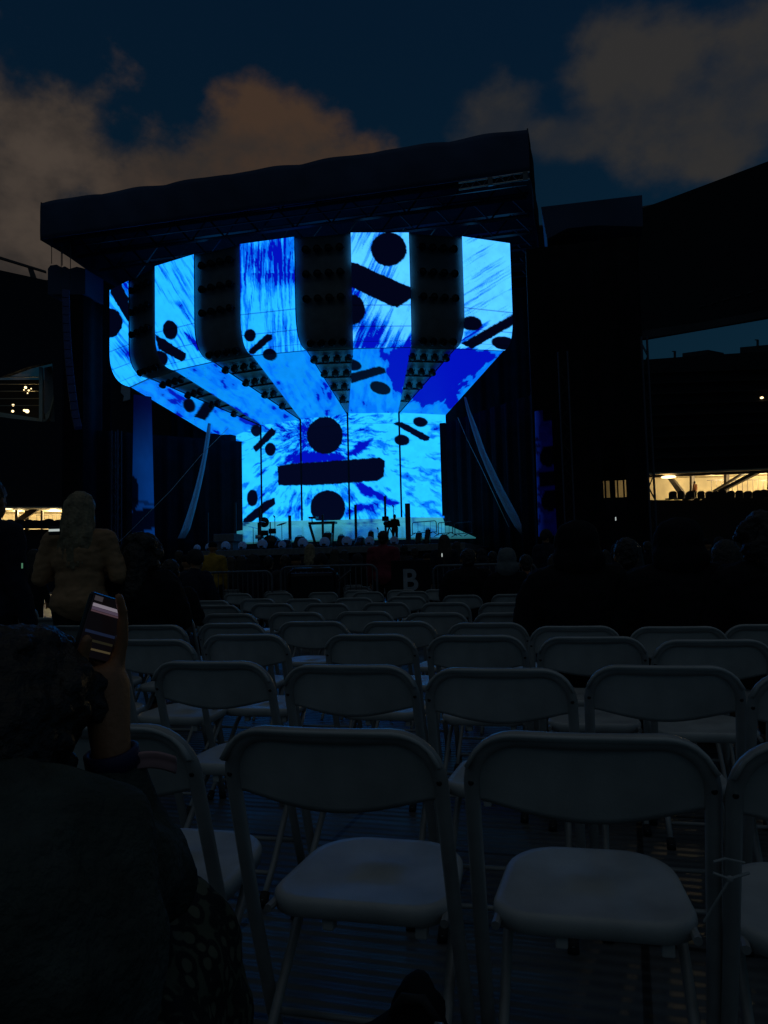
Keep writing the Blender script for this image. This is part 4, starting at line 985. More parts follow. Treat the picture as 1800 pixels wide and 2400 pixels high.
# ------------------------------------------------------------------ folding chairs
def rr_outline(w, d, rf, rb_, n=7):
    pts = []
    for cx, cy, r_, a0 in ((w / 2 - rb_, rb_, rb_, -90), (w / 2 - rf, d - rf, rf, 0), (-w / 2 + rf, d - rf, rf, 90), (-w / 2 + rb_, rb_, rb_, 180)):
        for k in range(n): th = radians(a0 + 90 * k / (n - 1)); pts.append((cx + r_ * cos(th), cy + r_ * sin(th)))
    return pts
def post_y(z): return (.80 - z) * .34 if z > .40 else .136 + (.40 - z) * .40
def make_chair(name, full=True):
    t = thing(name, '', 'folding chair')
    hw = .212; zt = .786; rc = .085
    path = []
    left = []
    for z in (0.012, .15, .30, .40, .46, .56, .64, zt - rc): left.append((-hw + .010 * (1 - z / .8) * -1, post_y(z), z))
    path += left
    for k in range(1, 8): th = pi - pi / 2 * k / 7; z = zt - rc + rc * sin(th); path.append((-hw + rc + rc * cos(th), post_y(z), z))
    for s in (-.06, 0, .06): path.append((s, post_y(zt) - .012 * (1 - (s / .127) ** 2), zt))
    path += [(-x, y, z) for x, y, z in reversed(path[:len(left) + 7])]
    mb = MB(); mb.tube(path, .0150, 12 if full else 8); FR = mb.build('frame', M['tube'], t, True); FC = []; RL = []
    # back panel, concave, with a lip turned over the top rail and a curved lower edge
    P = []; nx_, nz = (26, 14) if full else (14, 7)
    for k in range(nz + 1):
        v = k / nz; row = []
        for j in range(nx_ + 1):
            u = -1 + 2 * j / nx_; e = 1 - abs(u)
            zb = .664 - .034 * max(cos(u * pi / 2), 0) ** 1.3; x = u * (hw + .006)
            ztop = zt + .012
            # rounded top corners follow the rail
            ax = abs(x); cx = hw - rc
            if ax > cx: ztop = zt - rc + sqrt(max((rc + .012) ** 2 - (ax - cx) ** 2, 0.0001))
            z = zb + (ztop - zb) * v
            dish = -.030 * (1 - u * u) * (1 - .35 * v); lip = -.028 * max(0, (v - .86) / .14) ** 1.2
            edge = -.016 * max(0, (abs(u) - .90) / .10)
            row.append(Vector((x, post_y(z) + .012 + dish + lip + edge, z)))
        P.append(row)
    mb = MB(); mb.grid(P); mb.build('backrest', M['resin'], t, True, solid=.007)
    # seat
    ol = rr_outline(.405, .385, .125, .085, 8); cy = .19
    def ring(s, z, dy=0): return [Vector((x * s * (1.02 - .13 * y / .385), cy + (y - cy) * s + .150 + dy, z + (y / .385) * .008 + .408)) for x, y in ol]
    spec = [(.02, -.0080), (.35, -.0078), (.65, -.0045), (.88, .003), (.96, .004), (.995, -.004), (1.0, -.014), (.985, -.034), (.95, -.036), (.93, -.018), (.5, -.022), (.02, -.024)]
    rings = [ring(s, z) for s, z in spec]; mb = MB(); nn = len(ol)
    mb.add([p for r_ in rings for p in r_], [(i * nn + k, i * nn + (k + 1) % nn, (i + 1) * nn + (k + 1) % nn, (i + 1) * nn + k) for i in range(len(rings) - 1) for k in range(nn)] + [tuple(range(nn)), tuple((len(rings) - 1) * nn + k for k in reversed(range(nn)))])
    SE = mb.build('seat', M['resin'], t, True)
    for s in (-1, 1):
        mb = MB(); mb.tube([(s * .172, .400, .385), (s * .180, .30, .30), (s * .186, .10, .10), (s * .188, -.005, .012)], .011, 10); RL.append(mb.build('rear_leg', M['tube'], t, True))
    if full:
        mb = MB(); mb.tube([(-.186, .075, .075), (.186, .075, .075)], .008, 8); mb.build('crossbar', M['tube'], t, True)
        mb = MB(); mb.tube([(-hw, post_y(.13), .13), (hw, post_y(.13), .13)], .008, 8); mb.build('crossbar', M['tube'], t, True)
        for s in (-1, 1):
            for p, q in (((s * (hw + .010), post_y(.012), .0), (s * (hw + .010), post_y(.04), .035)), ((s * .188, -.008, .0), (s * .187, .02, .032))):
                mb = MB(); mb.tube([p, q], .0165, 10); FC.append(mb.build('foot_cap', M['rubber'], t, True))
            mb = MB(); mb.ell((s * (hw + .001), post_y(.70) - .0135, .70), (.006, .004, .006), 10, 6); mb.build('rivet', M['rivet'], FR, True)
            mb = MB(); mb.tube([(s * .190, .15, .388), (s * .178, .40, .392)], .009, 8); mb.build('seat_bracket', M['tube'], SE)
            mb = MB(); mb.box((s * .10 + .025, .165, .345), (s * .10 + .05, .195, .38)); mb.build('ganging_clip', M['resin'], SE, bevel=.004)
    for k, c in enumerate(FC): c.parent = FR if k % 2 == 0 else RL[k // 2]
    return t
full0 = make_chair('folding_chair', True); far0 = make_chair('folding_chair', False)
used = {}
def chair_at(px, py, label, full, D=None, yaw=0.0):
    """stand a chair so that the middle of its back rail is seen at px, py"""
    src = full0 if full else far0
    o = src if not used.get(full) else copy_tree(src); used[full] = 1
    rz = radians(yaw) + random.uniform(-.022, .022); R_ = Matrix.Rotation(rz, 3, 'Z'); qx = px
    for it in range(4):
        p = atZ(qx, py, .80) if not D else atD(qx, 1335, D); p.z = 0
        e = [proj(p + R_ @ Vector((s * .227, post_y(z), z)))[0] for s in (-1, 1) for z in (.70, .64)]
        qx += px - (min(e) + max(e)) / 2
    o.location = (p.x, p.y, 0); o.rotation_euler = (0, 0, rz)
    o['label'] = label; o['category'] = 'folding chair'; o['group'] = 'rows of white folding chairs'; return o
d2 = 1.085
ROWS = [
    [(232, 1562), (731, 1572), (1281, 1583), (1900, 1604)],
    [(168, 1425), (468, 1428), (764, 1436), (1084, 1443), (1437, 1437), (1815, 1452)],
    [(-85, 1388), (143, 1383), (338, 1381), (537, 1370), (805, 1370), (1033, 1372), (1281, 1375), (1540, 1381)],
    [(15, 1352), (176, 1351), (337, 1350), (507, 1346), (681, 1342), (865, 1342), (1056, 1345), (1244, 1352), (1465, 1353), (1670, 1348)],
    [(88, 1334), (232, 1330), (365, 1326), (501, 1325), (645, 1322), (791, 1320), (945, 1323), (1097, 1323), (1250, 1328)],
    [(45, 1310), (350, 1309), (475, 1307), (591, 1303), (709, 1303), (836, 1301), (964, 1301), (1092, 1301)],
    [(460, 1297), (559, 1293), (659, 1293), (767, 1291), (880, 1288), (1000, 1285), (1106, 1283)],
    [(430, 1285), (516, 1282), (604, 1280), (700, 1279), (797, 1278), (892, 1277), (990, 1276)],
    [(600, 1276.5), (689, 1276), (774, 1275), (869, 1274), (950, 1273)]]
for r_, row in enumerate(ROWS):
    for k, (x, y) in enumerate(row):
        chair_at(x * d2, y * d2, f'white folding chair, {ORD[k+1]} from the left in the {ORD[r_+1]} row from the front', r_ < 4)
# pale chairs of the block beyond the barrier
for r_, (D, pxs) in enumerate(((14.6, [470, 545, 590, 640, 700, 840, 885, 1025, 1060]), (16.4, [455, 520, 580, 640, 700, 760, 830, 890, 1030]))):
    for k, px in enumerate(pxs):
        chair_at(px, 1335, f'pale folding chair beyond the crowd barrier, {ORD[k+1]} from the left in its {["nearer","farther"][r_]} row', False, D=D)['group'] = 'folding chairs beyond the barrier'
# white ties linking two front chairs
mb = MB(); pts = [atD(1672, 2020, 1.36), atD(1700, 2012, 1.37), atD(1745, 2022, 1.38)]; mb.tube(pts, .0022, 6)
pts = [atD(1672, 2046, 1.36), atD(1710, 2060, 1.36), atD(1755, 2046, 1.38)]; mb.tube(pts, .0026, 6); mb.ell(pts[1], (.006, .004, .006), 8, 6)
pts = [atD(1708, 2064, 1.36), atD(1680, 2110, 1.37), atD(1650, 2160, 1.39)]; mb.tube(pts, .0022, 6)
tag(mb.build('cable_tie', M['resin'], None), 'thin white cable tie linking the two right front chairs', 'cable tie')
# ------------------------------------------------------------------ people
def V(*a): return Vector(a)
def head_shapes(mb, c, s=1.0, tilt=None):
    R_ = tilt or Matrix.Identity(3)
    def p(x, y, z): return Vector(c) + R_ @ (Vector((x, y, z)) * s)
    mb.ell(p(0, -.008, .02), (.077 * s, .096 * s, .105 * s), 16, 11, R_)
    mb.ell(p(0, .030, -.055), (.056 * s, .062 * s, .062 * s), 14, 9, R_)
    mb.ell(p(0, .062, -.090), (.026 * s, .026 * s, .022 * s), 10, 7, R_)
    mb.cap(p(0, .085, .018), p(0, .104, -.018), .010 * s, .015 * s, 8)
    mb.ell(p(0, .082, -.050), (.024 * s, .014 * s, .010 * s), 10, 6, R_)
    mb.ell(p(0, .080, .038), (.050 * s, .014 * s, .012 * s), 10, 6, R_)
    for q in (-1, 1): mb.ell(p(q * .078, -.005, -.010), (.012 * s, .022 * s, .034 * s), 8, 6, R_)
def hand_shapes(mb, w, d, palm_n, s=1.0, curl=.5, side=1):
    """palm, four bent fingers of unequal length and a thumb from the side of the palm"""
    w = Vector(w); d = Vector(d).normalized(); n = Vector(palm_n); n = (n - d * n.dot(d)).normalized(); a = d.cross(n) * side
    mb.cap(w, w + d * .030 * s, .022 * s, .024 * s, 10)
    for k, (o, L) in enumerate(((-.030, .070), (-.010, .080), (.010, .075), (.029, .060))):
        k0 = w + d * .085 * s + a * o * s; mb.cap(w + d * .02 * s + a * o * .6 * s, k0, .014 * s, .012 * s, 8)
        dd = d; q = k0
        for j, f in enumerate((.45, .32, .25)):
            ang_ = curl * (.8 + .5 * j); dd = (d * cos(ang_) + n * sin(ang_)).normalized(); q2 = q + dd * L * f * s
            mb.cap(q, q2, (.0095 - .0008 * j) * s, (.0090 - .0008 * j) * s, 8); q = q2
    t0 = w + d * .025 * s - a * .028 * s; t1 = t0 + (d * .6 - a * .7 + n * .3).normalized() * .040 * s; t2 = t1 + (d * .9 - a * .2 + n * .5).normalized() * .030 * s
    mb.cap(t0, t1, .013 * s, .011 * s, 8); mb.cap(t1, t2, .011 * s, .009 * s, 8)
def limbs(mb, pose, g=0.0, parts=('torso', 'arms', 'legs'), arm='lap'):
    if pose == 'sit':
        if 'torso' in parts:
            mb.ell((0, 0, .54), (.175 + g, .135 + g, .12 + g)); mb.ell((0, -.015, .70), (.158 + g, .112 + g, .17 + g)); mb.ell((0, -.04, .90), (.178 + g, .115 + g, .19 + g))
            mb.cap((-.165, -.05, 1.005), (.165, -.05, 1.005), .062 + g, .062 + g); mb.cap((0, -.04, 1.00), (0, -.035, 1.055), .085 + g, .062 + g)
        if 'arms' in parts:
            for s in (-1, 1):
                e = (s * .255, .01, .775)
                w = (s * .10, .27, .68) if arm == 'lap' else (s * .10, .24, .93)
                mb.cap((s * .185, -.05, 1.0), e, .056 + g, .043 + g); mb.cap(e, w, .042 + g, .029 + g)
        if 'legs' in parts:
            for s in (-1, 1):
                mb.cap((s * .095, .02, .535), (s * .12, .44, .52), .085 + g, .060 + g); mb.cap((s * .12, .44, .52), (s * .12, .41, .10), .056 + g, .038 + g)
    else:
        if 'torso' in parts:
            mb.ell((0, 0, .95), (.175 + g, .125 + g, .14 + g)); mb.ell((0, .0, 1.10), (.148 + g, .108 + g, .17 + g)); mb.ell((0, -.01, 1.27), (.175 + g, .115 + g, .18 + g))
            mb.cap((-.16, -.02, 1.385), (.16, -.02, 1.385), .060 + g, .060 + g); mb.cap((0, -.01, 1.38), (0, 0, 1.435), .085 + g, .060 + g)
        if 'arms' in parts:
            for s in (-1, 1):
                if arm == 'phone' : e = (s * .27, .0, 1.12); w = (s * .12, .26, 1.20)
                else: e = (s * .235, -.02, 1.10); w = (s * .245, .06, .86)
                mb.cap((s * .185, -.02, 1.38), e, .055 + g, .042 + g); mb.cap(e, w, .041 + g, .028 + g)
        if 'legs' in parts:
            for s in (-1, 1):
                mb.cap((s * .095, 0, .90), (s * .10, .01, .50), .088 + g, .058 + g); mb.cap((s * .10, .01, .50), (s * .105, -.01, .10), .054 + g, .038 + g)
def feet(mb, pose):
    for s in (-1, 1):
        y = .41 if pose == 'sit' else -.01
        mb.cap((s * .12, y - .02, .05), (s * .13, y + .17, .042), .045, .038)
HZ = {'sit': 1.215, 'stand': 1.595}
cache = {}
def body_mesh(pose, arm):
    k = ('b', pose, arm)
    if k not in cache:
        mb = MB(); limbs(mb, pose, 0, arm=arm); feet(mb, pose); hz = HZ[pose]
        y0 = -.035 if pose == 'sit' else 0
        mb.cap((0, y0, hz - .17), (0, y0 + .01, hz - .04), .056, .052); head_shapes(mb, (0, y0 + .02, hz))
        for s in (-1, 1):
            if pose == 'sit': w = (s * .10, .27, .68) if arm == 'lap' else (s * .10, .24, .93); d = (-s * .4, .7, -.1 if arm == 'lap' else .7)
            else: w = (s * .12, .26, 1.20) if arm == 'phone' else (s * .245, .06, .86); d = (-s * .5, .4, .7) if arm == 'phone' else (0, .1, -1)
            hand_shapes(mb, w, d, (-s, 0, -.4) if arm != 'hang' else (-s, .2, 0), 1, .5, s)
        o = fuse(mb, 'person', M['skin'], .010, None, 3); cache[k] = o.data; bpy.data.objects.remove(o)
    return cache[k]
def part_mesh(kind, pose, arm):
    k = (kind, pose, arm)
    if k in cache: return cache[k]
    hz = HZ[pose]; y0 = (-.035 if pose == 'sit' else 0) + .02; mb = MB(); vox, sm, nz, ns = .014, 4, .012, .12; zst = 1.0
    if kind == 'jacket': limbs(mb, pose, .022, ('torso', 'arms'), arm)
    elif kind == 'puffer': limbs(mb, pose, .045, ('torso', 'arms'), arm); nz = .018
    elif kind == 'coat': limbs(mb, pose, .024, ('torso', 'arms'), arm); mb.ell((0, -.0, .93), (.215, .16, .13)); nz, ns, vox = .011, .10, .010; zst = .7
    elif kind == 'trousers': limbs(mb, pose, .012, ('legs',), arm); mb.ell((0, 0, .54 if pose == 'sit' else .93), (.185, .14, .12))
    elif kind == 'hair_short': mb.ell((0, y0 - .022, hz + .035), (.088, .100, .105)); mb.ell((0, y0 - .05, hz - .03), (.070, .065, .07)); nz, ns, vox = .010, .03, .009
    elif kind == 'hair_long':
        mb.ell((0, y0 - .025, hz + .038), (.100, .112, .112)); r2 = random.Random(5)
        for q in range(34):
            th = radians(200 + 140 * (q / 33)) if q % 3 else radians(r2.uniform(170, 370))
            cx, cy_ = .082 * cos(th), y0 - .02 + .085 * sin(th)
            L = r2.uniform(.26, .43) if cy_ < y0 - .03 else r2.uniform(.18, .30)
            o2 = r2.uniform(-.02, .02); pts = [Vector((cx, cy_, hz + .05)), Vector((cx * 1.22, cy_ - .02, hz - .10)), Vector((cx * 1.30 + o2, cy_ - .045, hz - L * .65)), Vector((cx * 1.05 + o2 * 2, cy_ - .05, hz - L))]
            for i in range(3): mb.cap(pts[i], pts[i + 1], (.034, .030, .022)[i], (.030, .022, .009)[i], 8)
        nz, ns, vox, sm = .006, .014, .007, 2; zst = 8.0
    elif kind == 'hair_big':
        for i in range(46):
            th = random.uniform(0, 2 * pi); ph = random.uniform(-.9, 1.3); r_ = .115; p = V(cos(th) * cos(ph) * r_, sin(th) * cos(ph) * r_, sin(ph) * r_ * 1.1)
            if p.y > .06 and p.z < .05: continue
            mb.ell((p.x, p.y + y0 - .03, p.z + hz + .01), (.045, .045, .045), 8, 6)
        mb.ell((0, y0 - .03, hz + .02), (.115, .10, .12)); mb.cap((0, y0 - .08, hz), (0, y0 - .12, hz - .26), .10, .09); nz, ns, vox = .012, .03, .011
    elif kind == 'beanie': mb.ell((0, y0 - .015, hz + .05), (.092, .108, .095)); mb.cap((-.03, y0 - .02, hz + .02), (.03, y0 - .02, hz + .02), .088, .088); nz = .004
    elif kind == 'cap': mb.ell((0, y0 - .012, hz + .055), (.088, .105, .078)); mb.ell((0, y0 + .11, hz + .045), (.07, .08, .012)); nz = 0; vox = .008
    elif kind == 'hood':
        mb.ell((0, y0 - .045, hz + .035), (.118, .118, .130)); mb.ell((0, y0 - .06, hz - .08), (.135, .105, .12)); nz, ns = .010, .10
    o = fuse(mb, kind, M['dark1'], vox, None, sm, nz, ns, 0, zst); cache[k] = o.data; bpy.data.objects.remove(o)
    return cache[k]
PNAME = {'jacket': 'jacket', 'coat': 'jacket', 'puffer': 'jacket', 'trousers': 'trousers', 'hair_short': 'hair', 'hair_long': 'hair', 'hair_big': 'hair', 'beanie': 'hat', 'cap': 'cap', 'hood': 'hood'}
def person(label, px, D, top, pose, wear, arm='lap', yaw=0, group=None, sc=None, wide=1.0):
    ztop = 1.10 + (hor(px) - top) / FPX * D * 1.0
    nat = (1.345 if pose == 'sit' else 1.73); s = sc or ztop / nat
    o = bpy.data.objects.new('person', body_mesh(pose, arm)); COL.objects.link(o)
    p = gd(px, D); o.location = p; o.rotation_euler = (0, 0, HEAD * .4 + radians(yaw)); o.scale = (s * wide, s * wide, s)
    tag(o, label, 'person', group)
    for kind, m_ in wear:
        c = bpy.data.objects.new(PNAME[kind], part_mesh(kind, pose, arm)); COL.objects.link(c); c.parent = o
        c.material_slots[0].link = 'OBJECT'; c.material_slots[0].material = M[m_]
    return o
CR = 'audience in front of the stage'
J = lambda m_, h, hm, t='dark1', j='jacket': [(j, m_), ('trousers', t), (h, hm)]
# the nearer ones
wl_ = person('standing woman with long blond hair in a tan jacket among the chairs', 188, 5.7, 1155, 'stand', [('coat', 'tan'), ('trousers', 'dark1'), ('hair_long', 'hair_blond')], 'phone', 10, CR, wide=1.04)
ph = atD(127, 1244, 5.5)
t = thing('mobile_phone', 'bright glowing phone held up beside the blond woman', 'phone', ph, HEAD * .8)
mb = MB(); mb.box((-.042, 0, -.03), (.042, .008, .03)); mb.build('case', M['phone'], t, bevel=.004)
M['screen_w'] = mat('phone_screen_white', (.1, .1, .1), .2, emit=(.55, .62, .60), estr=.75); M['screen_g'] = mat('phone_screen_green', (.1, .1, .1), .2, emit=(.10, .28, .16), estr=.6)
mb = MB(); mb.box((-.038, -.004, -.004), (.038, 0, .012)); mb.build('screen', M['screen_w'], t)
person('dark seated person with big bushy hair right of the blond woman', 338, 5.9, 1262, 'sit', J('dark1', 'hair_big', 'hair_dark', j='puffer'), 'lap', -4, CR, wide=1.05)
person('small dark seated person with short hair right of the bushy haired one', 402, 6.9, 1312, 'sit', J('dark1', 'hair_short', 'hair_dark'), 'phone', 5, CR)
person('dark person standing at the left edge of the picture beside the blond woman', -28, 4.6, 1118, 'stand', J('dark2', 'hair_short', 'hair_dark'), 'hang', -10, CR)
person('large black hooded person seated right of the grey hooded person', 1352, 4.7, 1232, 'sit', J('dark1', 'hood', 'dark1', j='puffer'), 'lap', 2, CR, wide=1.16)
person('large black hooded person seated second from the right edge', 1590, 4.5, 1226, 'sit', J('dark1', 'hood', 'dark1', j='puffer'), 'lap', -3, CR, wide=1.2)
person('black figure with bushy hair seated at the right edge of the picture', 1800, 4.3, 1214, 'sit', J('dark1', 'hair_big', 'hair_dark', j='puffer'), 'lap', 4, CR, wide=1.2)
person('dark seated person in black between two big hooded people', 1468, 5.4, 1262, 'sit', J('dark1', 'hair_short', 'hair_dark'), 'lap', 0, CR)
person('dark seated person in black left of the right edge figure', 1700, 5.3, 1270, 'sit', J('dark1', 'hair_long', 'hair_dark'), 'lap', 0, CR)
person('black seated person with broad shoulders right of the letter sign', 1098, 9.6, 1287, 'sit', J('dark1', 'hair_short', 'hair_dark', j='puffer'), 'lap', 3, CR, wide=1.12)
person('seated person with a grey hood between two black figures', 1190, 9.0, 1289, 'sit', J('dark1', 'hood', 'greyhood'), 'lap', -4, CR)
person('seated person in an orange top right of the grey hooded person', 1232, 10.2, 1300, 'sit', J('orange', 'hair_short', 'hair_dark'), 'lap', 8, CR)
person('seated person in a dull orange top seen between two black figures', 1476, 8.0, 1268, 'sit', J('orange', 'hair_long', 'hair_dark'), 'lap', 8, CR)
person('standing person in a red shirt left of the letter sign', 900, 13.8, 1244, 'stand', J('red', 'hair_short', 'hair_dark'), 'hang', -8, CR, wide=1.08)
person('standing person in a yellow jacket and black cap behind the left barrier', 499, 14.6, 1268, 'stand', J('yellow', 'cap', 'dark1'), 'hang', 10, CR)
person('standing person with pale blond hair in front of the stage centre', 728, 16.2, 1275, 'stand', J('dark2', 'hair_long', 'hair_blond'), 'hang', 0, CR)
FAR = [(462, 1288, 16.5, 'sit'), (545, 1306, 15.5, 'sit'), (567, 1304, 17, 'sit'), (598, 1302, 17.6, 'sit'), (632, 1303, 18, 'sit'), (668, 1300, 18.4, 'sit'), (695, 1299, 17.2, 'sit'), (752, 1296, 18.5, 'sit'), (786, 1286, 17.5, 'stand'), (808, 1290, 18.8, 'stand'),
       (842, 1300, 17.8, 'sit'), (948, 1276, 17, 'stand'), (973, 1283, 16.4, 'stand'), (1003, 1296, 17, 'sit'), (1043, 1254, 14.5, 'stand'), (1030, 1300, 15, 'sit'), (1072, 1270, 16, 'stand'), (1130, 1288, 17, 'stand'), (1155, 1292, 15, 'sit'), (1178, 1284, 18, 'stand'), (1262, 1282, 14.5, 'stand'), (1283, 1240, 13.5, 'stand'),
       (1300, 1300, 12, 'sit'), (1420, 1290, 13, 'stand'), (1445, 1278, 14, 'stand'), (1520, 1268, 14, 'stand'), (1545, 1300, 11, 'sit'), (1660, 1262, 13, 'stand'), (1690, 1258, 13.5, 'stand'), (1740, 1262, 12.4, 'stand'), (420, 1290, 15, 'stand'), (440, 1300, 16.2, 'sit'), (300, 1300, 12, 'sit'), (260, 1298, 12, 'sit'), (80, 1288, 12, 'stand')]
rr = random.Random(3); KN = [('hair_short', 'hair_dark'), ('hair_long', 'hair_dark'), ('beanie', 'dark3'), ('hair_short', 'hair_brown'), ('hood', 'dark3'), ('hair_long', 'hair_brown'), ('cap', 'dark1')]
for k, (px, top, D, pose) in enumerate(sorted(FAR)):
    h, hm = KN[(k * 3 + 1) % len(KN)]; jm = ['dark1', 'dark2', 'dark3'][(k * 2) % 3]
    desc = {'hair_short': 'short hair', 'hair_long': 'long hair', 'beanie': 'a knitted hat', 'hood': 'a raised hood', 'cap': 'a cap'}[h]
    n = ORD[k + 1] if k < 20 else ORD[len(FAR) - k]
    side = 'left' if k < 20 else 'right'
    d = D; nat = 1.345 if pose == 'sit' else 1.73
    s = (1.10 + (hor(px) - top) / FPX * D) / nat
    if s > 1.08: D = D * .0 + max((nat * 1.05 - 1.10) * FPX / max(hor(px) - top, 8), 8)
    person(f'far {"seated" if pose == "sit" else "standing"} person with {desc}, {n} from the {side} in the dark crowd', px, D, top, pose, J(jm, h, hm), 'lap' if pose == 'sit' else 'hang', rr.uniform(-25, 25), CR)
q = atV(1619, 1173, RS[0], RS[1]) + RS[2] * .6
sp_ = person('person in a brown top standing against the lit right concourse', 1619, 66, 1132, 'stand', J('orange', 'hair_short', 'hair_dark'), 'hang', 40, None, sc=.92); sp_.location = q
# camera operator on the stage
c = atY(926, 1262, YD + 1.6)
op = person('camera operator in black bending over a camera on the stage', 926, 33, 1218, 'stand', J('dark1', 'hair_short', 'hair_dark'), 'phone', 30, None, sc=.78)
op.location = (c.x, c.y, fz)
t = thing('video_camera', 'black broadcast camera on a tripod on the stage beside its operator', 'camera', (atY(912, 1240, YD + 1.4).x, YD + 1.4, fz))
mb = MB(); mb.box((-.13, -.35, .78), (.13, .25, 1.06)); mb.cap((0, -.35, .92), (0, -.62, .92), .09, .10); mb.build('camera_body', M['lamp'], t, bevel=.02)
mb = MB(); mb.box((-.28, -.1, 1.06), (-.02, .1, 1.26)); mb.build('viewfinder', M['lamp'], t, bevel=.02)
for a_ in (0, 2.1, 4.2):
    mb = MB(); mb.tube([(0, 0, .8), (.4 * cos(a_), .4 * sin(a_), .01)], .025, 6); mb.build('tripod_leg', M['blackmetal'], t)

for px, py, D, mm_, lab in ((1453, 1290, 7.4, 'screen_w', 'tiny bright phone held between two black hooded figures'), (1443, 1216, 12.5, 'screen_w', 'tiny phone glowing high in the dark right hand crowd'), (1036, 1301, 12.8, 'screen_w', 'tiny phone glowing right of the letter sign'), (52, 1326, 4.3, 'screen_g', 'small greenish phone glowing beside the person at the left edge')):
    c = atD(px, py, D); s_ = .5 if D > 5 else .26; t = thing('mobile_phone', lab, 'phone', c, HEAD)
    t.scale = (s_ * .55, s_, s_); mb = MB(); mb.box((-.035, 0, -.065), (.035, .008, .065)); mb.build('case', M['phone'], t, bevel=.004); mb = MB(); mb.box((-.030, -.003, -.055), (.030, -.0005, .055)); mb.build('screen', M[mm_], t)

# ------------------------------------------------------------------ the woman in the left foreground, phone in hand
BX = gd(105, .80)          # her hips
fg = MB()
hd = atD(38, 1700, .95)
hipz = .56
Lw = lambda px, py, D: atD(px, py, D)
sh_r = Lw(180, 2010, .84); sh_l = Lw(-330, 1960, .80)
chest = (sh_r + sh_l) / 2 + Vector((0, -.02, -.12)); pel = chest + HDIR * -.10 + Vector((0, 0, -.28))
fg.ell(chest, (.17, .12, .17)); fg.ell((chest + pel) / 2, (.16, .12, .17)); fg.ell(pel, (.18, .14, .13))
fg.cap(sh_l, sh_r, .06, .06); fg.cap((sh_r + sh_l) / 2 + Vector((0, 0, .01)), hd + Vector((0, 0, -.06)), .06, .052)
tilt = Matrix.Rotation(HEAD * .6 - .2, 3, 'Z') @ Matrix.Rotation(-.45, 3, 'X')
head_shapes(fg, hd, .84, tilt)
elb = Lw(315, 2070, 1.02); wr = Lw(262, 1768, .99); wr2 = Lw(272, 1800, .99)
fg.cap(sh_r, elb, .05, .042); fg.cap(elb, wr, .040, .024)
# right hand: back of the hand towards us, index finger up the side of the phone
k0 = Lw(247, 1585, 1.0)
palm_pts = [(wr, Lw(228, 1600, .995), .024, .020), (wr, Lw(252, 1590, 1.0), .024, .020), (wr, Lw(272, 1600, 1.01), .023, .018)]
for a, b, ra, rb2 in palm_pts: fg.cap(a, b, ra, rb2, 12)
def chain(pts, r0):
    for i in range(len(pts) - 1): fg.cap(pts[i], pts[i + 1], r0 * (1 - .10 * i), r0 * (1 - .10 * (i + 1)), 10)
chain([Lw(270, 1590, 1.012), Lw(286, 1508, 1.012), Lw(289, 1442, 1.006), Lw(279, 1398, .996)], .0098)
chain([Lw(262, 1585, 1.02), Lw(264, 1505, 1.03), Lw(250, 1462, 1.035), Lw(232, 1450, 1.03)], .0096)
chain([Lw(250, 1588, 1.02), Lw(250, 1530, 1.03), Lw(230, 1500, 1.032), Lw(212, 1497, 1.025)], .0092)
chain([Lw(236, 1596, 1.015), Lw(232, 1560, 1.025), Lw(214, 1540, 1.026), Lw(200, 1540, 1.02)], .0082)
chain([Lw(222, 1640, .985), Lw(192, 1585, .98), Lw(192, 1535, .978), Lw(205, 1500, .975)], .0115)
# other arm lies in the lap
el2 = Lw(-420, 2260, .85); fg.cap(sh_l, el2, .05, .042); w3 = Lw(120, 2330, .98); fg.cap(el2, w3, .04, .026); hand_shapes(fg, w3, Lw(260, 2330, 1.0) - w3, (0, 0, -1), 1, .6, -1)
kn_r = Lw(385, 2235, 1.16); kn_l = Lw(-140, 2235, 1.16); hp_r = pel + HRT * .10 + Vector((0, 0, -.02)); hp_l = pel - HRT * .10 + Vector((0, 0, -.02))
for hp, kn in ((hp_r, kn_r), (hp_l, kn_l)):
    fg.cap(hp, kn, .085, .062); an = Vector((kn.x, kn.y, .10)) + HDIR * .02; fg.cap(kn, an, .055, .038); fg.cap(an - Vector((0, 0, .05)), an + HDIR * .17 - Vector((0, 0, .056)), .045, .038)
org = Vector((pel.x, pel.y, 0))
fg.v = [tuple(Vector(p) - org) for p in fg.v]
woman = fuse(fg, 'person', M['skin'], .0052, None, 4); woman.location = org
tag(woman, 'seated woman at the left foreground holding up a phone, dark curly hair', 'person')
def clothes(name, material, caps, ells, vox=.010, nz=.012, ns=.10, sm=5, seed=0, parent=None):
    mb = MB()
    for a, b, ra, rb2 in caps: mb.cap(a, b, ra, rb2, 14)
    for c, r_ in ells: mb.ell(c, r_)
    mb.v = [tuple(Vector(p) - org) for p in mb.v]
    return fuse(mb, name, material, vox, parent or woman, sm, nz, ns, seed)
slv = wr.lerp(elb, .22)
clothes('jacket', M['greengrey'], [(sh_l, sh_r, .082, .080), (sh_r, elb, .074, .066), (elb, slv, .066, .046), (sh_l, el2, .085, .07), (el2, w3, .065, .045), (pel + Vector((0, 0, -.06)) - HRT * .06, pel + Vector((0, 0, -.06)) + HRT * .10, .17, .17)],
        [(chest, (.21, .165, .21)), ((chest + pel) / 2, (.205, .165, .21)), (pel, (.225, .19, .16))], nz=.022, ns=.16)
M['leopard'] = None
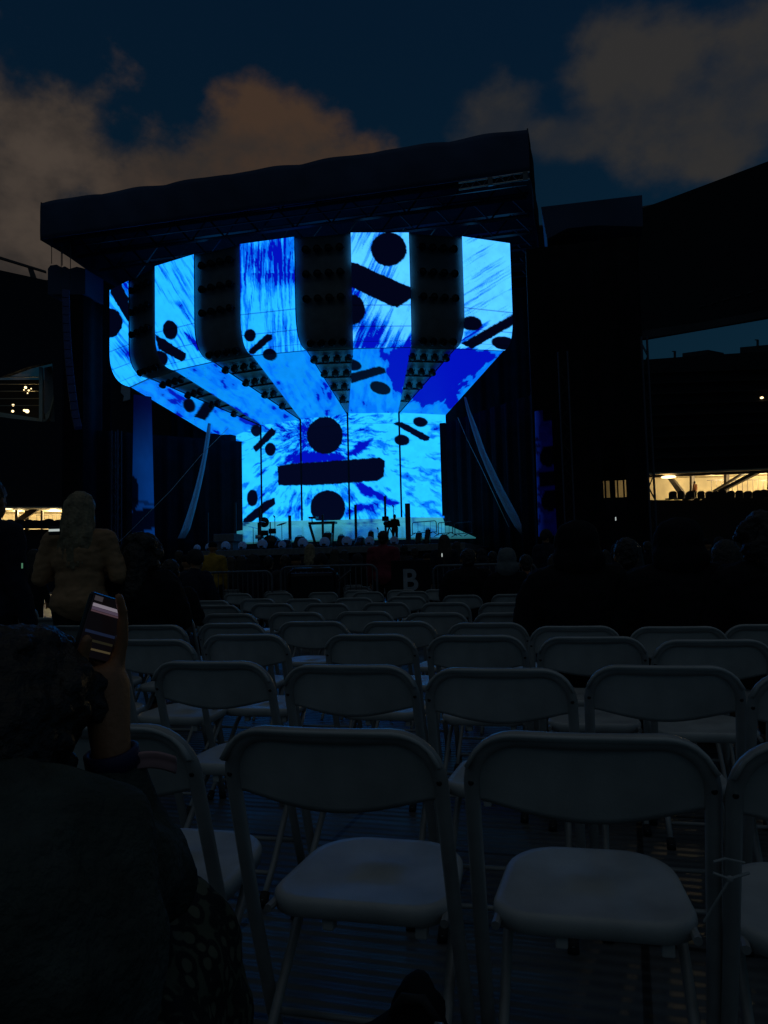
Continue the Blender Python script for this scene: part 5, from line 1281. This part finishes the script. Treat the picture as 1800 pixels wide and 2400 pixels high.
def leopard():
    m_ = bpy.data.materials.new('leopard_cloth'); m_.use_nodes = True; t = m_.node_tree; b = t.nodes['Principled BSDF']
    co = t.nodes.new('ShaderNodeTexCoord'); v = t.nodes.new('ShaderNodeTexVoronoi'); v.feature = 'F1'; v.inputs['Scale'].default_value = 38
    nz = t.nodes.new('ShaderNodeTexNoise'); nz.inputs['Scale'].default_value = 26; nz.inputs['Detail'].default_value = 3
    mx = t.nodes.new('ShaderNodeMix'); mx.data_type = 'VECTOR'; mx.inputs['Factor'].default_value = .016
    iv = [i for i in mx.inputs if i.type == 'VECTOR' and i.name in 'AB']; t.links.new(co.outputs['Object'], iv[0]); t.links.new(nz.outputs['Color'], iv[1])
    t.links.new(co.outputs['Object'], nz.inputs[0]); t.links.new([o for o in mx.outputs if o.type == 'VECTOR'][0], v.inputs['Vector'])
    r = t.nodes.new('ShaderNodeValToRGB'); cr = r.color_ramp; cr.interpolation = 'EASE'
    cr.elements[0].position = .0; cr.elements[0].color = (.12, .12, .075, 1); cr.elements[1].position = .30; cr.elements[1].color = (.12, .12, .075, 1)
    e = cr.elements.new(.40); e.color = (.010, .010, .010, 1); e = cr.elements.new(.62); e.color = (.010, .010, .010, 1); e = cr.elements.new(.75); e.color = (.08, .09, .055, 1)
    t.links.new(v.outputs['Distance'], r.inputs[0]); t.links.new(r.outputs[0], b.inputs['Base Color']); b.inputs['Roughness'].default_value = .9
    return m_
M['leopard'] = leopard()
clothes('skirt', M['leopard'], [(hp_r, kn_r, .125, .105), (hp_l, kn_l, .125, .105), (kn_r, Vector((kn_r.x, kn_r.y, .30)) + HRT * .02, .105, .125), (kn_l, Vector((kn_l.x, kn_l.y, .30)), .105, .12), (kn_l, kn_r, .09, .09), ((hp_l + kn_l) / 2, (hp_r + kn_r) / 2, .11, .11), (Vector((kn_l.x, kn_l.y, .32)), Vector((kn_r.x, kn_r.y, .32)), .10, .10)], [], nz=.016, ns=.12)
curl = random.Random(11); cl = []; 
for i in range(190):
    th = curl.uniform(0, 2 * pi); ph_ = curl.uniform(-1.2, 1.5); r_ = curl.uniform(.072, .088)
    q = tilt @ Vector((cos(th) * cos(ph_) * r_ * .98, sin(th) * cos(ph_) * r_ * 1.1, sin(ph_) * r_ * 1.12))
    loc = tilt.inverted() @ q
    if loc.y > .055 and loc.z < .05: continue
    s = curl.uniform(.012, .020); cl.append((hd + q + Vector((0, 0, .01)), (s, s, s * 1.15)))
for i in range(70):
    a_ = curl.uniform(-1, 1); cl.append((hd + HRT * (a_ * .085 + .004) - HDIR * curl.uniform(.02, .09) + Vector((0, 0, -curl.uniform(.05, .17))), (.021, .021, .026)))
cl.append((hd + tilt @ Vector((0, -.012, .022)), (.078, .092, .095)))
clothes('hair', M['hair_dark'], [(hd - HDIR * .05, hd - HDIR * .07 + Vector((0, 0, -.13)), .072, .07)], cl, vox=.0055, nz=.004, ns=.02, sm=1)
d_ = (wr - elb).normalized()
def ringed(name, c, r_, hgt, material):
    mb = MB(); ax = d_; a_ = ax.cross(Vector((0, 0, 1))).normalized(); b_ = ax.cross(a_); n = 24
    vs = []
    for (dr, dz) in ((0, -hgt), (.003, -hgt * .9), (.003, hgt * .9), (0, hgt), (-.004, hgt), (-.004, -hgt)):
        vs += [c + ax * dz + (a_ * cos(2 * pi * k / n) + b_ * sin(2 * pi * k / n)) * (r_ + dr) - org for k in range(n)]
    fs = [(i * n + k, i * n + (k + 1) % n, ((i + 1) % 6) * n + (k + 1) % n, ((i + 1) % 6) * n + k) for i in range(6) for k in range(n)]
    mb.add(vs, fs); return mb.build(name, material, woman, True)
ringed('wristband', wr.lerp(elb, .03), .030, .011, M['navyband'])
# pale pink curved strip to the right of the wristband
P = []
for j in range(10):
    u = j / 9; row = []
    for k in range(4):
        v = k / 3; p = Lw(304 + 108 * u, 1766 + 10 * u + (4 - 12 * sin(pi * u * .9)) + 36 * v, .985 + .02 * u) ; row.append(p - org + HDIR * .006 * sin(pi * v))
    P.append(row)
mb = MB(); mb.grid(P); mb.build('pink_strip', M['pink'], woman, True, solid=.004)
# the phone in her hand
pc = Lw(236, 1472, 1.0)
upv = (Lw(252, 1400, 1.0) - Lw(212, 1535, .985)); upv = upv.normalized()
toc = (EYE - pc).normalized(); side_ = upv.cross(toc).normalized() * -1
ang_ = radians(38); rgt = (side_ * -1 * cos(ang_) + toc * -sin(ang_)); 
rgt = (rgt - upv * rgt.dot(upv)).normalized(); nrm = rgt.cross(upv).normalized()
if nrm.dot(toc) < 0: nrm = -nrm
rgt = upv.cross(nrm).normalized()
mt = Matrix((rgt, nrm, upv)).transposed().to_4x4(); mt.translation = pc
ph = thing('mobile_phone', 'phone with a dim lit screen held up in the hand of the foreground woman', 'phone'); ph.matrix_world = mt
pw, phh = .027, .041
mb = MB(); mb.box((-pw, -.008, -phh), (pw, 0, phh)); mb.build('case', M['phone'], ph, bevel=.004)
def scr(name, x0, x1, z0, z1, col, e):
    mb = MB(); mb.box((x0, .0004, z0), (x1, .0016, z1)); return mb.build(name, mat(name + '_glow', (.02, .02, .02), .15, emit=col, estr=e), ph)
SCR = scr('screen', -pw + .002, pw - .002, -phh + .003, phh - .003, (.003, .0022, .003), .6)
for z0, z1, c_, e in ((.0235, .0275, (.22, .19, .23), .8), (.0195, .0230, (.07, .05, .08), .8), (.017, .019, (.07, .04, .05), .8), (-.009, -.0055, (.006, .010, .026), 1), (-.019, -.016, (.012, .011, .006), 1), (-.029, -.0265, (.05, .038, .018), 1)):
    mb = MB(); mb.box((-pw + .004, .0020, z0), (pw - .004, .0028, z1)); mb.build('screen_line', mat('screen_line_glow', (.02, .02, .02), .15, emit=c_, estr=e), SCR)
mb = MB(); mb.box((-pw + .004, .0020, .031), (-pw + .016, .0028, .037)); mb.build('screen_picture', mat('screen_picture_glow', (.02, .02, .02), .15, emit=(.03, .026, .03), estr=1), ph)

# black bag on the floor before the viewer's feet
bc = gd(905, 1.27)
mb = MB(); mb.ell((0, 0, .17), (.17, .12, .17)); mb.ell((-.05, .0, .10), (.18, .12, .12)); mb.ell((.07, .0, .12), (.13, .11, .12)); mb.cap((.03, 0, .28), (.035, 0, .36), .07, .035)
t = fuse(mb, 'bag', M['dark1'], .009, None, 4, .018, .08); t.location = bc; tag(t, 'black drawstring bag on the floor before the front middle chair', 'bag'); t.scale = (1, 1, 1.2)
mb = MB(); mb.tube([(.0, -.03, .36), (.02, -.04, .385), (.05, -.04, .385), (.07, -.03, .355)], .007, 8); mb.build('carry_loop', M['rubber'], t, True)
mb = MB(); mb.box((.066, -.06, .35), (.082, -.045, .365)); mb.build('buckle', M['alu'], t, bevel=.003)
